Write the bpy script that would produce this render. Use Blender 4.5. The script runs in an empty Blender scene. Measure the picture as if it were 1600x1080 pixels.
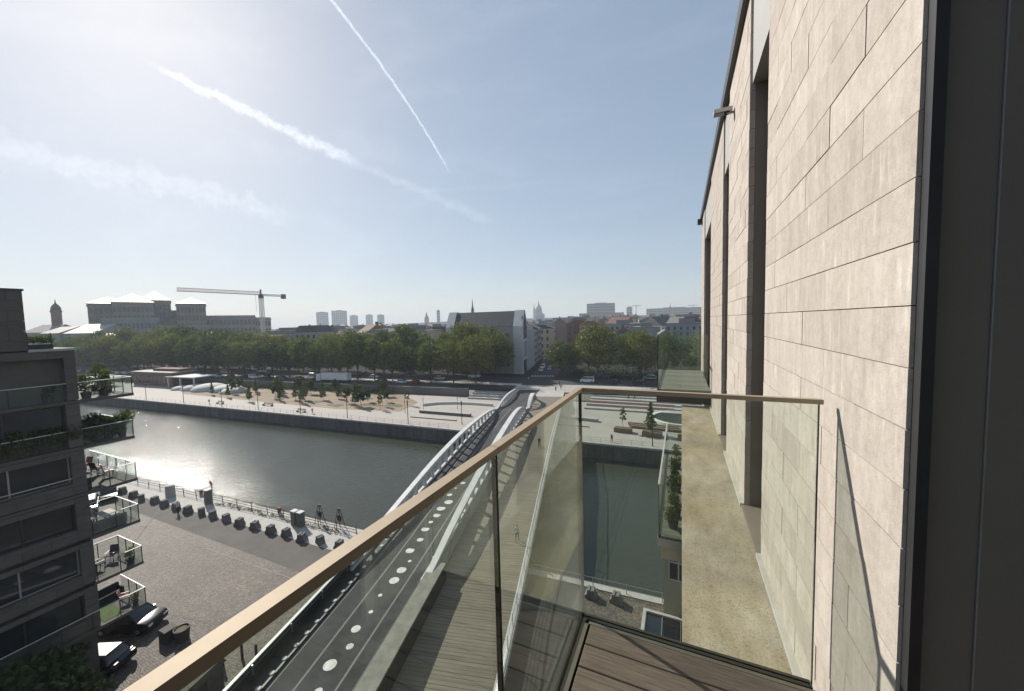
import bpy, math, random
from mathutils import Vector, Matrix
import numpy as np
sc = bpy.context.scene
C = sc.collection
random.seed(7)
R = math.radians
# ------------------------------------------------------------------ camera, sky, sun, exposure
GZ = 24.0                                   # eye height above the quay
cam_d = bpy.data.cameras.new('camera'); cam = bpy.data.objects.new('camera', cam_d); C.objects.link(cam)
RIGHT = Vector((0.9111, 0.4115, -0.0249)); DOWN = Vector((0.0029, -0.0669, -0.9978)); FWD = Vector((-0.4122, 0.9090, -0.0621))
RIGHT.normalize(); FWD.normalize(); UPV = RIGHT.cross(FWD).normalized(); RIGHT = FWD.cross(UPV).normalized()
M3 = Matrix((RIGHT, UPV, -FWD)).transposed()
cam.matrix_world = Matrix.Translation((0, 0, GZ)) @ M3.to_4x4()
cam_d.sensor_width = 36.0; cam_d.lens = 36 * 585 / 1600.0
cam_d.clip_start = 0.05; cam_d.clip_end = 12000
sc.camera = cam
SUN_A, SUN_EL = R(68.4), R(32.9)            # from +Y towards -X, elevation
SUN_DIR = Vector((-math.sin(SUN_A) * math.cos(SUN_EL), math.cos(SUN_A) * math.cos(SUN_EL), math.sin(SUN_EL)))
sd = bpy.data.lights.new('sun', 'SUN'); sd.energy = 5.0; sd.angle = R(0.53); sd.color = (1.0, 0.94, 0.85)
sun = bpy.data.objects.new('sun', sd); C.objects.link(sun)
sun.location = (-30, 20, 60); sun.rotation_euler = SUN_DIR.to_track_quat('Z', 'Y').to_euler()

world = bpy.data.worlds.new('World'); sc.world = world; world.use_nodes = True
def px_dir(px, py):
    v = RIGHT * (px - 800) - UPV * (py - 540) + FWD * 585
    return v.normalized()
def build_world():
    nt = world.node_tree; N = nt.nodes; L = nt.links; N.clear()
    def math_(op, a, b=None, c=None):
        n = N.new('ShaderNodeMath'); n.operation = op
        for i, q in enumerate((a, b, c)):
            if q is None: continue
            if isinstance(q, (int, float)): n.inputs[i].default_value = q
            else: L.new(q, n.inputs[i])
        return n.outputs[0]
    sky = N.new('ShaderNodeTexSky'); sky.sky_type = 'NISHITA'; sky.sun_disc = False
    sky.sun_elevation = SUN_EL; sky.sun_rotation = -SUN_A
    sky.altitude = 0; sky.air_density = 1.0; sky.dust_density = .66; sky.ozone_density = 4.0
    tc = N.new('ShaderNodeTexCoord')
    def dot(v):
        n = N.new('ShaderNodeVectorMath'); n.operation = 'DOT_PRODUCT'; L.new(tc.outputs['Generated'], n.inputs[0]); n.inputs[1].default_value = v
        return n.outputs['Value']
    def noise(scale, detail=4, rough=.6, stretch=None):
        n = N.new('ShaderNodeTexNoise'); n.inputs['Scale'].default_value = scale; n.inputs['Detail'].default_value = detail; n.inputs['Roughness'].default_value = rough
        L.new(tc.outputs['Generated'], n.inputs['Vector']); return n.outputs['Fac']
    def sstep(v, lo, hi):
        n = N.new('ShaderNodeMapRange'); n.interpolation_type = 'SMOOTHSTEP'; L.new(v, n.inputs['Value'])
        n.inputs['From Min'].default_value = lo; n.inputs['From Max'].default_value = hi
        n.inputs['To Min'].default_value = 0; n.inputs['To Max'].default_value = 1
        return n.outputs[0]
    total = None
    # aircraft trails and thin cirrus: arcs of great circles in the sky
    for (a, b, curve, w0, w1, amt, nsc, lo, hi, wob) in (
        ((511, -8), (708, 280), .045, .0042, .0030, .75, 60, -.9, .995, .006),
        ((190, 75), (575, 262), -.02, .0065, .0190, .58, 30, .05, 1.0, .034),
        ((575, 262), (780, 352), .0, .012, .02, .16, 18, -.1, 1.0, .04),
        ((-60, 220), (470, 345), .03, .030, .022, .20, 26, -.8, 1.0, .12),
        ((-100, 30), (420, 90), .0, .03, .03, .05, 14, -.8, 1.1, .09),
        ((600, 300), (900, 285), .0, .008, .008, .06, 20, 0., 1.0, .03)):
        A = px_dir(*a); B = px_dir(*b); n_ = A.cross(B).normalized(); e2 = n_.cross(A).normalized()
        ang = math.acos(max(-1, min(1, A.dot(B))))
        t = math_('DIVIDE', math_('ARCTAN2', dot(e2), dot(A)), ang)
        bow = math_('MULTIPLY', math_('MULTIPLY', t, math_('SUBTRACT', 1.0, t)), curve)
        nz = math_('MULTIPLY', math_('SUBTRACT', noise(nsc, 6, .65), .5), wob)
        dist = math_('ABSOLUTE', math_('ADD', math_('ADD', dot(n_), bow), nz))
        wd = math_('ADD', w0, math_('MULTIPLY', t, w1 - w0))
        m = math_('SUBTRACT', 1.0, sstep(math_('DIVIDE', dist, wd), .15, 1.0))
        rng = math_('MULTIPLY', sstep(t, lo, lo + .15), math_('SUBTRACT', 1.0, sstep(t, hi - .18, hi)))
        tex = sstep(noise(nsc * 3, 6, .7), .32, .62)
        m = math_('MULTIPLY', math_('MULTIPLY', m, rng), math_('MULTIPLY', math_('ADD', math_('MULTIPLY', tex, .6), .4), amt))
        total = m if total is None else math_('ADD', total, m)
    # faint even veil of high cloud
    mp = N.new('ShaderNodeMapping'); mp.inputs['Rotation'].default_value = (0, 0, R(35)); mp.inputs['Scale'].default_value = (1.2, 5, 9)
    L.new(tc.outputs['Generated'], mp.inputs['Vector'])
    vn = N.new('ShaderNodeTexNoise'); vn.inputs['Scale'].default_value = 1.6; vn.inputs['Detail'].default_value = 7; vn.inputs['Roughness'].default_value = .62
    L.new(mp.outputs[0], vn.inputs['Vector'])
    total = math_('ADD', total, math_('MULTIPLY', sstep(vn.outputs['Fac'], .45, .8), .10))
    mix = N.new('ShaderNodeMix'); mix.data_type = 'RGBA'; mix.blend_type = 'ADD'; mix.clamp_result = False
    mix.inputs['Factor'].default_value = 1.0
    cl = N.new('ShaderNodeMix'); cl.data_type = 'RGBA'; L.new(math_('MINIMUM', total, 1.0), cl.inputs['Factor'])
    cl.inputs['A'].default_value = (0, 0, 0, 1); cl.inputs['B'].default_value = (4.6, 4.5, 4.3, 1)
    # thin high veil: the whole sky is paler and more even than clean air
    gm = N.new('ShaderNodeGamma'); gm.inputs['Gamma'].default_value = .44; L.new(sky.outputs[0], gm.inputs['Color'])
    hs = N.new('ShaderNodeHueSaturation'); hs.inputs['Saturation'].default_value = 1.08; hs.inputs['Value'].default_value = 1.0; L.new(gm.outputs[0], hs.inputs['Color'])
    gs = N.new('ShaderNodeVectorMath'); gs.operation = 'SCALE'; gs.inputs['Scale'].default_value = 2.72; L.new(hs.outputs[0], gs.inputs[0])
    L.new(gs.outputs[0], mix.inputs['A']); L.new(cl.outputs['Result'], mix.inputs['B'])
    bg = N.new('ShaderNodeBackground'); bg.inputs['Strength'].default_value = 0.085
    L.new(mix.outputs['Result'], bg.inputs['Color'])
    out = N.new('ShaderNodeOutputWorld'); L.new(bg.outputs[0], out.inputs['Surface'])
build_world()
vs = sc.view_settings
sc.display_settings.display_device = 'sRGB'
vs.view_transform = 'Standard'; vs.look = 'None'; vs.exposure = 0.42; vs.gamma = 1.0; vs.use_curve_mapping = False
sc.render.engine = 'CYCLES'
sc.cycles.use_denoising = True
sc.cycles.max_bounces = 8; sc.cycles.transparent_max_bounces = 16; sc.cycles.diffuse_bounces = 3; sc.cycles.glossy_bounces = 4
sc.cycles.volume_bounces = 0; sc.cycles.sample_clamp_indirect = 8; sc.cycles.caustics_reflective = False; sc.cycles.caustics_refractive = False

# ------------------------------------------------------------------ materials
MT = {}
def newmat(name):
    m = bpy.data.materials.new(name); m.use_nodes = True; MT[name] = m
    return m, m.node_tree.nodes, m.node_tree.links, m.node_tree.nodes['Principled BSDF']
def _noise(N, L, vec, scale, detail=4, rough=.6):
    n = N.new('ShaderNodeTexNoise'); n.inputs['Scale'].default_value = scale; n.inputs['Detail'].default_value = detail; n.inputs['Roughness'].default_value = rough
    if vec is not None: L.new(vec, n.inputs['Vector'])
    return n.outputs['Fac']
def _ramp(N, L, fac, stops):
    r = N.new('ShaderNodeValToRGB'); e = r.color_ramp.elements
    while len(e) < len(stops): e.new(.5)
    for i, (p, c) in enumerate(stops): e[i].position = p; e[i].color = (*c[:3], 1)
    L.new(fac, r.inputs[0]); return r.outputs[0]
def _mul(N, L, a, b, mode='MULTIPLY', fac=1.0):
    m = N.new('ShaderNodeMix'); m.data_type = 'RGBA'; m.blend_type = mode
    if isinstance(fac, (int, float)): m.inputs['Factor'].default_value = fac
    else: L.new(fac, m.inputs['Factor'])
    for q, k in ((a, 'A'), (b, 'B')):
        if isinstance(q, tuple): m.inputs[k].default_value = (*q[:3], 1)
        else: L.new(q, m.inputs[k])
    return m.outputs['Result']
def _bump(N, L, P, h, strength, dist=.02):
    b = N.new('ShaderNodeBump'); b.inputs['Strength'].default_value = strength; b.inputs['Distance'].default_value = dist
    L.new(h, b.inputs['Height']); L.new(b.outputs[0], P.inputs['Normal']); return b
def mat(name, col, rough=.7, metal=0, var=.18, scale=2.0, bump=0., bscale=30., spec=.5, rnd=.0, stretch=None, bdist=.01):
    m, N, L, P = newmat(name)
    tc = N.new('ShaderNodeTexCoord'); vec = tc.outputs['Object']
    if stretch:
        mp = N.new('ShaderNodeMapping'); mp.inputs['Scale'].default_value = stretch; L.new(vec, mp.inputs['Vector']); vec = mp.outputs[0]
    f = _noise(N, L, vec, scale, 6, .65)
    lo = tuple(max(0, c * (1 - var)) for c in col); hi = tuple(min(1, c * (1 + var)) for c in col)
    c = _ramp(N, L, f, [(.3, lo), (.7, hi)])
    if rnd:
        oi = N.new('ShaderNodeObjectInfo')
        g = _ramp(N, L, oi.outputs['Random'], [(0, (1 - rnd,) * 3), (1, (1 + rnd if rnd < .0 else 1.0,) * 3)])
        c = _mul(N, L, c, g)
    L.new(c, P.inputs['Base Color']); P.inputs['Roughness'].default_value = rough; P.inputs['Metallic'].default_value = metal
    P.inputs['Specular IOR Level'].default_value = spec
    if bump:
        b = _noise(N, L, vec, bscale, 5, .6); _bump(N, L, P, b, bump, bdist)
    return m
mat('white_paint', (.52, .52, .505), .5, var=.14, scale=.8)
mat('grey_metal', (.30, .30, .30), .45, .3, var=.1)
mat('dark_metal', (.035, .035, .036), .45, .2, var=.25, scale=4)
mat('black_steel_and_shade', (.018, .018, .02), .5, .1, var=.2)
mat('bronze_panel', (.19, .168, .14), .55, .1, var=.12, scale=1.2)
mat('champagne', (.325, .262, .185), .62, .15, var=.05, scale=40, spec=.3)
mat('steel', (.42, .42, .40), .3, .8, var=.1)
mat('channel', (.062, .055, .042), .42, .55, var=.2, scale=8)
mat('channel_lip', (.21, .185, .14), .38, .6, var=.12, scale=8)
mat('sill_metal', (.26, .215, .175), .45, .35, var=.08)
mat('strip_metal', (.48, .46, .42), .5, .2, var=.15, scale=5)
mat('head_panel', (.34, .33, .31), .5, .1, var=.06)
mat('concrete', (.36, .345, .32), .85, var=.16, scale=1.5, bump=.3)
mat('concrete_dark', (.16, .152, .14), .9, var=.25, scale=2.5, bump=.4, rnd=.25)
mat('pale_paving', (.34, .31, .275), .85, var=.08, scale=.25, bump=.15)
mat('sand', (.24, .178, .122), .95, var=.22, scale=.22, bump=.3)
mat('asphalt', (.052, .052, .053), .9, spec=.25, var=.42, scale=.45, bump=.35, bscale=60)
mat('asphalt_pale', (.08, .077, .073), .92, spec=.2, var=.25, scale=.35, bump=.3, bscale=40)
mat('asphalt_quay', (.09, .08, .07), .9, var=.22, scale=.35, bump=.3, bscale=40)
mat('line_grey', (.17, .17, .17), .8, var=.2, scale=3)
mat('asphalt_line', (.22, .20, .175), .9, var=.3, scale=1.5)
mat('dot_white', (.56, .56, .53), .7, var=.3, scale=2.2)
mat('soil', (.12, .09, .06), .95, var=.3)
mat('lawn', (.075, .115, .03), .95, var=.35, scale=3, bump=.5)
mat('scrub', (.085, .09, .045), .95, var=.4, scale=1.0, bump=.6)
mat('city_ground', (.045, .043, .04), 1.0, spec=.05, var=.25, scale=.02)
mat('bark', (.075, .062, .05), .95, var=.3, scale=3, bump=.6)
mat('timber', (.20, .145, .095), .75, var=.25, scale=3, stretch=(1, 6, 6))
mat('rusty', (.13, .075, .05), .85, .1, var=.35, scale=3)
mat('brick_red', (.19, .10, .075), .9, var=.2, scale=1.5)
mat('limestone_old', (.26, .24, .21), .9, var=.15, scale=.15)
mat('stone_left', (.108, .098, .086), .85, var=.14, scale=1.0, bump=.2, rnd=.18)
mat('facade_grey', (.50, .50, .50), .8, var=.1, scale=.2)
mat('facade_cream', (.42, .37, .27), .85, var=.1, scale=.2)
mat('facade_white', (.55, .54, .51), .85, var=.08, scale=.2)
mat('facade_pinkgrey', (.30, .27, .255), .85, var=.1, scale=.2)
mat('facade_bluegrey', (.25, .27, .29), .7, var=.1, scale=.2)
mat('roof_slate', (.055, .055, .06), .7, var=.2, scale=.6)
mat('roof_tile', (.16, .085, .06), .85, var=.25, scale=.5)
mat('roof_metal', (.36, .345, .31), .5, .4, var=.06, scale=.3)
mat('roof_grey', (.17, .17, .17), .75, var=.2, scale=.3)
mat('copper_green', (.24, .34, .32), .7, var=.1, scale=.2)
mat('tyre', (.015, .015, .015), .9, var=.1)
mat('car_black', (.014, .014, .016), .18, .2, var=.05, spec=.6)
mat('car_white', (.70, .70, .69), .22, 0, var=.03, spec=.6)
mat('car_silver', (.34, .35, .36), .25, .6, var=.03)
mat('car_red', (.24, .02, .018), .22, .1, var=.05)
mat('car_blue', (.03, .05, .11), .22, .2, var=.05)
mat('dark_glass', (.012, .015, .018), .06, 0, var=.1, spec=.7)
mat('window_glass', (.022, .028, .032), .05, 0, var=.25, scale=1.0, spec=.65)
mat('kerb_stone', (.22, .208, .18), .9, var=.25, scale=1.2, bump=.3)
mat('mortar', (.24, .215, .19), .95, var=.1)
mat('blind_glass', (.15, .136, .116), .22, 0, var=.08, scale=1.0, spec=.5)
mat('far_window', (.045, .05, .055), .12, 0, var=.2, spec=.6)
mat('lens_light', (.75, .73, .68), .2, 0, var=.05)
mat('tail_red', (.30, .015, .012), .3, 0, var=.1)
mat('fabric_dark', (.03, .032, .035), .95, var=.2)
mat('fabric_grey', (.16, .155, .15), .95, var=.1)
mat('fabric_pale', (.52, .50, .46), .95, var=.1)
mat('tub', (.05, .045, .04), .8, var=.2)
mat('dome_white', (.40, .39, .37), .8, var=.06)
mat('sign_red', (.32, .05, .04), .5, var=.15)
mat('tarp_olive', (.075, .075, .055), .85, var=.2, scale=1.2, bump=.3, bscale=8)
mat('skin', (.42, .27, .20), .6, var=.05)
mat('hair', (.03, .02, .015), .8, var=.1)
mat('cloth_white', (.58, .57, .55), .9, var=.06)
mat('cloth_navy', (.025, .03, .05), .9, var=.1)
mat('cloth_black', (.015, .015, .016), .9, var=.1)
mat('cloth_rose', (.40, .17, .17), .9, var=.1)

def stone_cladding():
    m, N, L, P = newmat('stone_cladding')
    tc = N.new('ShaderNodeTexCoord'); oi = N.new('ShaderNodeObjectInfo'); geo = N.new('ShaderNodeNewGeometry')
    add = N.new('ShaderNodeVectorMath'); add.operation = 'MULTIPLY_ADD'
    L.new(oi.outputs['Random'], add.inputs[0]); add.inputs[1].default_value = (13, 27, 41); L.new(geo.outputs['Position'], add.inputs[2])
    v = add.outputs[0]
    mp = N.new('ShaderNodeMapping'); mp.inputs['Scale'].default_value = (1, 1, .32); L.new(v, mp.inputs['Vector'])
    f1 = _noise(N, L, mp.outputs[0], 9, 8, .68)         # vertical clouding
    f2 = _noise(N, L, v, 34, 5, .7)
    f3 = _noise(N, L, v, 220, 3, .6)
    c = _ramp(N, L, f1, [(.24, (.36, .322, .285)), (.44, (.435, .395, .355)), (.60, (.485, .445, .402)), (.78, (.585, .545, .485))])
    c = _mul(N, L, c, _ramp(N, L, f2, [(.25, (.82, .82, .82)), (.6, (1, 1, 1))]))
    c = _mul(N, L, c, _ramp(N, L, f3, [(.28, (.66, .64, .62)), (.42, (1, 1, 1))]))
    c = _mul(N, L, c, _ramp(N, L, oi.outputs['Random'], [(0, (.86, .83, .81)), (.35, (.95, .92, .90)), (.7, (.99, .97, .95)), (1, (1, .99, .965))]))
    # pale lime runs and darker rain streaks down each slab
    m4 = N.new('ShaderNodeMapping'); m4.inputs['Scale'].default_value = (1, 1, .09); L.new(v, m4.inputs['Vector'])
    f4 = _noise(N, L, m4.outputs[0], 26, 5, .6); f5 = _noise(N, L, v, 5.5, 4, .6)
    c = _mul(N, L, c, _ramp(N, L, f4, [(.30, (.91, .90, .89)), (.46, (1, 1, 1)), (.62, (1, 1, 1)), (.74, (1.0, 1.0, 1.0))]))
    c = _mul(N, L, c, (.66, .625, .56), 'MIX', _ramp(N, L, _mul(N, L, _ramp(N, L, f4, [(.56, (0, 0, 0)), (.70, (1, 1, 1))]), _ramp(N, L, f5, [(.46, (0, 0, 0)), (.62, (.55, .55, .55))])), [(0, (0, 0, 0)), (1, (1, 1, 1))]))
    L.new(c, P.inputs['Base Color']); P.inputs['Roughness'].default_value = .82; P.inputs['Specular IOR Level'].default_value = .3
    ad = N.new('ShaderNodeMath'); ad.operation = 'ADD'; L.new(f2, ad.inputs[0]); L.new(f3, ad.inputs[1])
    _bump(N, L, P, ad.outputs[0], .35, .003)
stone_cladding()
def ledge_mat():
    m, N, L, P = newmat('ledge_concrete')
    geo = N.new('ShaderNodeNewGeometry'); v = geo.outputs['Position']
    mp = N.new('ShaderNodeMapping'); mp.inputs['Scale'].default_value = (1.0, .45, 1); L.new(v, mp.inputs['Vector'])
    f1 = _noise(N, L, mp.outputs[0], 3.2, 9, .68); f2 = _noise(N, L, v, 70, 4, .65); f3 = _noise(N, L, v, 260, 2, .5); f4 = _noise(N, L, v, 1.4, 4, .6)
    c = _ramp(N, L, f1, [(.30, (.20, .168, .128)), (.46, (.315, .272, .21)), (.60, (.39, .345, .272)), (.78, (.50, .455, .375))])
    c = _mul(N, L, c, _ramp(N, L, f4, [(.4, (1, 1, 1)), (.66, (.97, .92, .80))]))
    c = _mul(N, L, c, _ramp(N, L, f2, [(.30, (.62, .60, .55)), (.48, (1, 1, 1)), (.75, (1.0, 1.0, 1.0))]))
    c = _mul(N, L, c, _ramp(N, L, f3, [(.34, (.55, .53, .5)), (.45, (1, 1, 1))]))
    L.new(c, P.inputs['Base Color']); P.inputs['Roughness'].default_value = .93; P.inputs['Specular IOR Level'].default_value = .2
    _bump(N, L, P, f2, .6, .006)
ledge_mat()
def board_mat(name, cols, axis_scale, sc_=6., rnd=.35):
    m, N, L, P = newmat(name)
    geo = N.new('ShaderNodeNewGeometry'); oi = N.new('ShaderNodeObjectInfo')
    add = N.new('ShaderNodeVectorMath'); add.operation = 'MULTIPLY_ADD'
    L.new(oi.outputs['Random'], add.inputs[0]); add.inputs[1].default_value = (17, 23, 5); L.new(geo.outputs['Position'], add.inputs[2])
    mp = N.new('ShaderNodeMapping'); mp.inputs['Scale'].default_value = axis_scale; L.new(add.outputs[0], mp.inputs['Vector'])
    f = _noise(N, L, mp.outputs[0], sc_, 7, .7); f2 = _noise(N, L, add.outputs[0], 1.7, 4, .6)
    c = _ramp(N, L, f, [(.28, cols[0]), (.52, cols[1]), (.75, cols[2])])
    c = _mul(N, L, c, _ramp(N, L, f2, [(.3, (.75, .75, .75)), (.7, (1, 1, 1))]))
    c = _mul(N, L, c, _ramp(N, L, oi.outputs['Random'], [(0, (1 - rnd,) * 3), (1, (1, 1, 1))]))
    L.new(c, P.inputs['Base Color']); P.inputs['Roughness'].default_value = .72; P.inputs['Specular IOR Level'].default_value = .3
    _bump(N, L, P, f, .5, .004)
board_mat('deck_wood', ((.09, .066, .05), (.168, .128, .10), (.255, .205, .165)), (1.2, 22, 22), 5.)
board_mat('deck_grey', ((.20, .19, .165), (.30, .285, .25), (.38, .365, .33)), (1.2, 22, 22), 5.)
def plank_walk():
    m, N, L, P = newmat('walkway_wood')
    tc = N.new('ShaderNodeTexCoord'); geo = N.new('ShaderNodeNewGeometry')
    mp = N.new('ShaderNodeMapping'); mp.inputs['Rotation'].default_value = (0, 0, -math.atan2(.2375, .9714)); L.new(geo.outputs['Position'], mp.inputs['Vector'])
    mp2 = N.new('ShaderNodeMapping'); mp2.inputs['Scale'].default_value = (.12, 3.2, 0.); L.new(mp.outputs[0], mp2.inputs['Vector'])
    f = _noise(N, L, mp2.outputs[0], 1.0, 5, .75); f2 = _noise(N, L, geo.outputs['Position'], .35, 5, .6)
    c = _ramp(N, L, f, [(.28, (.115, .093, .07)), (.5, (.19, .16, .122)), (.75, (.265, .228, .18))])
    c = _mul(N, L, c, _ramp(N, L, f2, [(.3, (.78, .78, .78)), (.7, (1, 1, 1))]))
    L.new(c, P.inputs['Base Color']); P.inputs['Roughness'].default_value = .8
plank_walk()
def glass_mat(name, tint, refl=1.0, rough=0.0, dirt=0.0):
    m, N, L, P = newmat(name); N.remove(P)
    tr = N.new('ShaderNodeBsdfTransparent'); tr.inputs[0].default_value = (*tint, 1)
    gl = N.new('ShaderNodeBsdfGlossy'); gl.inputs['Roughness'].default_value = rough; gl.inputs['Color'].default_value = (.95, 1, .98, 1)
    fr = N.new('ShaderNodeFresnel'); fr.inputs['IOR'].default_value = 1.5
    # the same reflectance from either side of the pane
    geo = N.new('ShaderNodeNewGeometry'); d = N.new('ShaderNodeMix'); d.data_type = 'FLOAT'
    L.new(geo.outputs['Backfacing'], d.inputs['Factor']); d.inputs['A'].default_value = 1.5; d.inputs['B'].default_value = 1 / 1.5
    lw = N.new('ShaderNodeLayerWeight'); lw.inputs['Blend'].default_value = .5
    # Schlick from the facing ratio
    p = N.new('ShaderNodeMath'); p.operation = 'POWER'; L.new(lw.outputs['Facing'], p.inputs[0]); p.inputs[1].default_value = 5
    s = N.new('ShaderNodeMath'); s.operation = 'MULTIPLY_ADD'; L.new(p.outputs[0], s.inputs[0]); s.inputs[1].default_value = .96 * refl; s.inputs[2].default_value = .04 * refl
    for n in (fr, d): N.remove(n)
    mx = N.new('ShaderNodeMixShader'); L.new(s.outputs[0], mx.inputs[0]); L.new(tr.outputs[0], mx.inputs[1]); L.new(gl.outputs[0], mx.inputs[2])
    last = mx.outputs[0]
    if dirt:
        df = N.new('ShaderNodeBsdfDiffuse'); df.inputs[0].default_value = (.6, .62, .58, 1)
        g2 = N.new('ShaderNodeNewGeometry'); f = _noise(N, L, g2.outputs['Position'], 1.8, 6, .65)
        mr = N.new('ShaderNodeMapRange'); L.new(f, mr.inputs[0]); mr.inputs[1].default_value = .3; mr.inputs[2].default_value = .75; mr.inputs[3].default_value = dirt * .3; mr.inputs[4].default_value = dirt
        m2 = N.new('ShaderNodeMixShader'); L.new(mr.outputs[0], m2.inputs[0]); L.new(last, m2.inputs[1]); L.new(df.outputs[0], m2.inputs[2]); last = m2.outputs[0]
    L.new(last, N['Material Output'].inputs['Surface'])
glass_mat('balcony_glass', (.90, .935, .90), 1.0, 0, .022)
glass_mat('rail_glass', (.90, .93, .92), .6, 0, .003)
mat('glass_edge', (.010, .014, .013), .5, 0, var=.2, spec=.15)
mat('glass_edge_light', (.55, .58, .52), .3, 0, var=.1, spec=.7)
def water_mat():
    m, N, L, P = newmat('canal_water')
    geo = N.new('ShaderNodeNewGeometry'); v = geo.outputs['Position']
    P.inputs['Base Color'].default_value = (.042, .048, .036, 1); P.inputs['Roughness'].default_value = .07; P.inputs['IOR'].default_value = 1.33
    a = _noise(N, L, v, 1.9, 3, .55); b = _noise(N, L, v, 7.5, 3, .6); c = _noise(N, L, v, .12, 3, .5)
    am = N.new('ShaderNodeMath'); am.operation = 'MULTIPLY_ADD'; L.new(b, am.inputs[0]); am.inputs[1].default_value = .34; L.new(a, am.inputs[2])
    # breezy and calmer patches
    pr = N.new('ShaderNodeMapRange'); L.new(c, pr.inputs[0]); pr.inputs[1].default_value = .35; pr.inputs[2].default_value = .65; pr.inputs[3].default_value = .80; pr.inputs[4].default_value = 1.0
    ml = N.new('ShaderNodeMath'); ml.operation = 'MULTIPLY'; L.new(am.outputs[0], ml.inputs[0]); L.new(pr.outputs[0], ml.inputs[1])
    _bump(N, L, P, ml.outputs[0], 1.0, .072)
water_mat()
def cobble_mat():
    m, N, L, P = newmat('cobbles')
    geo = N.new('ShaderNodeNewGeometry'); v = geo.outputs['Position']
    mp = N.new('ShaderNodeMapping'); mp.inputs['Scale'].default_value = (1, 1, 0); L.new(v, mp.inputs['Vector'])
    vo = N.new('ShaderNodeTexVoronoi'); vo.feature = 'DISTANCE_TO_EDGE'; vo.inputs['Scale'].default_value = 6.4; vo.inputs['Randomness'].default_value = .55; L.new(mp.outputs[0], vo.inputs['Vector'])
    v2 = N.new('ShaderNodeTexVoronoi'); v2.inputs['Scale'].default_value = 6.4; v2.inputs['Randomness'].default_value = .55; L.new(mp.outputs[0], v2.inputs['Vector'])
    sep = N.new('ShaderNodeSeparateColor'); L.new(v2.outputs['Color'], sep.inputs[0])
    c = _ramp(N, L, sep.outputs[0], [(0, (.085, .069, .055)), (.5, (.128, .106, .085)), (1, (.192, .161, .13))])
    f = _noise(N, L, v, .22, 6, .65); f3 = _noise(N, L, v, 1.3, 5, .65)
    c = _mul(N, L, c, _ramp(N, L, f, [(.3, (.68, .68, .68)), (.7, (1.08, 1.06, 1.02))]))
    c = _mul(N, L, c, _ramp(N, L, f3, [(.3, (.78, .78, .76)), (.6, (1, 1, 1))]))
    c = _mul(N, L, c, _ramp(N, L, vo.outputs['Distance'], [(.0, (.58, .55, .5)), (.09, (1, 1, 1))]))
    L.new(c, P.inputs['Base Color']); P.inputs['Roughness'].default_value = .72
    mn = N.new('ShaderNodeMath'); mn.operation = 'MINIMUM'; L.new(vo.outputs['Distance'], mn.inputs[0]); mn.inputs[1].default_value = .16
    _bump(N, L, P, mn.outputs[0], .7, .18)
cobble_mat()
def quaywall_mat():
    m, N, L, P = newmat('quay_stone')
    geo = N.new('ShaderNodeNewGeometry'); v = geo.outputs['Position']
    mp = N.new('ShaderNodeMapping'); mp.inputs['Scale'].default_value = (1, 1, .3); L.new(v, mp.inputs['Vector'])
    f = _noise(N, L, mp.outputs[0], .55, 8, .7); f2 = _noise(N, L, v, 2.5, 5, .6)
    c = _ramp(N, L, f, [(.28, (.05, .05, .05)), (.5, (.105, .10, .095)), (.75, (.18, .17, .155))])
    c = _mul(N, L, c, _ramp(N, L, f2, [(.3, (.7, .7, .7)), (.6, (1, 1, 1))]))
    L.new(c, P.inputs['Base Color']); P.inputs['Roughness'].default_value = .9; _bump(N, L, P, f2, .5, .05)
quaywall_mat()
def leaf_mat(name, c0, c1, c2):
    m, N, L, P = newmat(name); N.remove(P)
    geo = N.new('ShaderNodeNewGeometry'); oi = N.new('ShaderNodeObjectInfo')
    f = _noise(N, L, geo.outputs['Position'], .55, 4, .6)
    isl = _ramp(N, L, geo.outputs['Random Per Island'], [(0, (.62, .66, .6)), (1, (1.0, 1.0, 1.0))])
    c = _mul(N, L, _ramp(N, L, f, [(.3, c0), (.52, c1), (.75, c2)]), isl)
    c = _mul(N, L, c, _ramp(N, L, oi.outputs['Random'], [(0, (.82, .86, .82)), (.5, (1, 1, .95)), (1, (1.0, .95, .80))]))
    d = N.new('ShaderNodeBsdfDiffuse'); L.new(c, d.inputs[0]); t = N.new('ShaderNodeBsdfTranslucent')
    L.new(_mul(N, L, c, (1.0, 1.0, .5)), t.inputs[0])
    g = N.new('ShaderNodeBsdfGlossy'); g.inputs['Roughness'].default_value = .5; g.inputs[0].default_value = (.5, .5, .45, 1)
    mx = N.new('ShaderNodeMixShader'); mx.inputs[0].default_value = .38; L.new(d.outputs[0], mx.inputs[1]); L.new(t.outputs[0], mx.inputs[2])
    m2 = N.new('ShaderNodeMixShader'); m2.inputs[0].default_value = .04; L.new(mx.outputs[0], m2.inputs[1]); L.new(g.outputs[0], m2.inputs[2])
    L.new(m2.outputs[0], N['Material Output'].inputs['Surface'])
leaf_mat('leaves', (.065, .10, .032), (.135, .18, .06), (.225, .26, .095))
leaf_mat('leaves_dark', (.038, .064, .024), (.076, .112, .04), (.13, .168, .062))
leaf_mat('leaves_olive', (.08, .10, .034), (.165, .185, .065), (.27, .285, .105))
leaf_mat('leaves_yellow', (.085, .105, .025), (.14, .165, .04), (.20, .21, .06))

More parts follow.
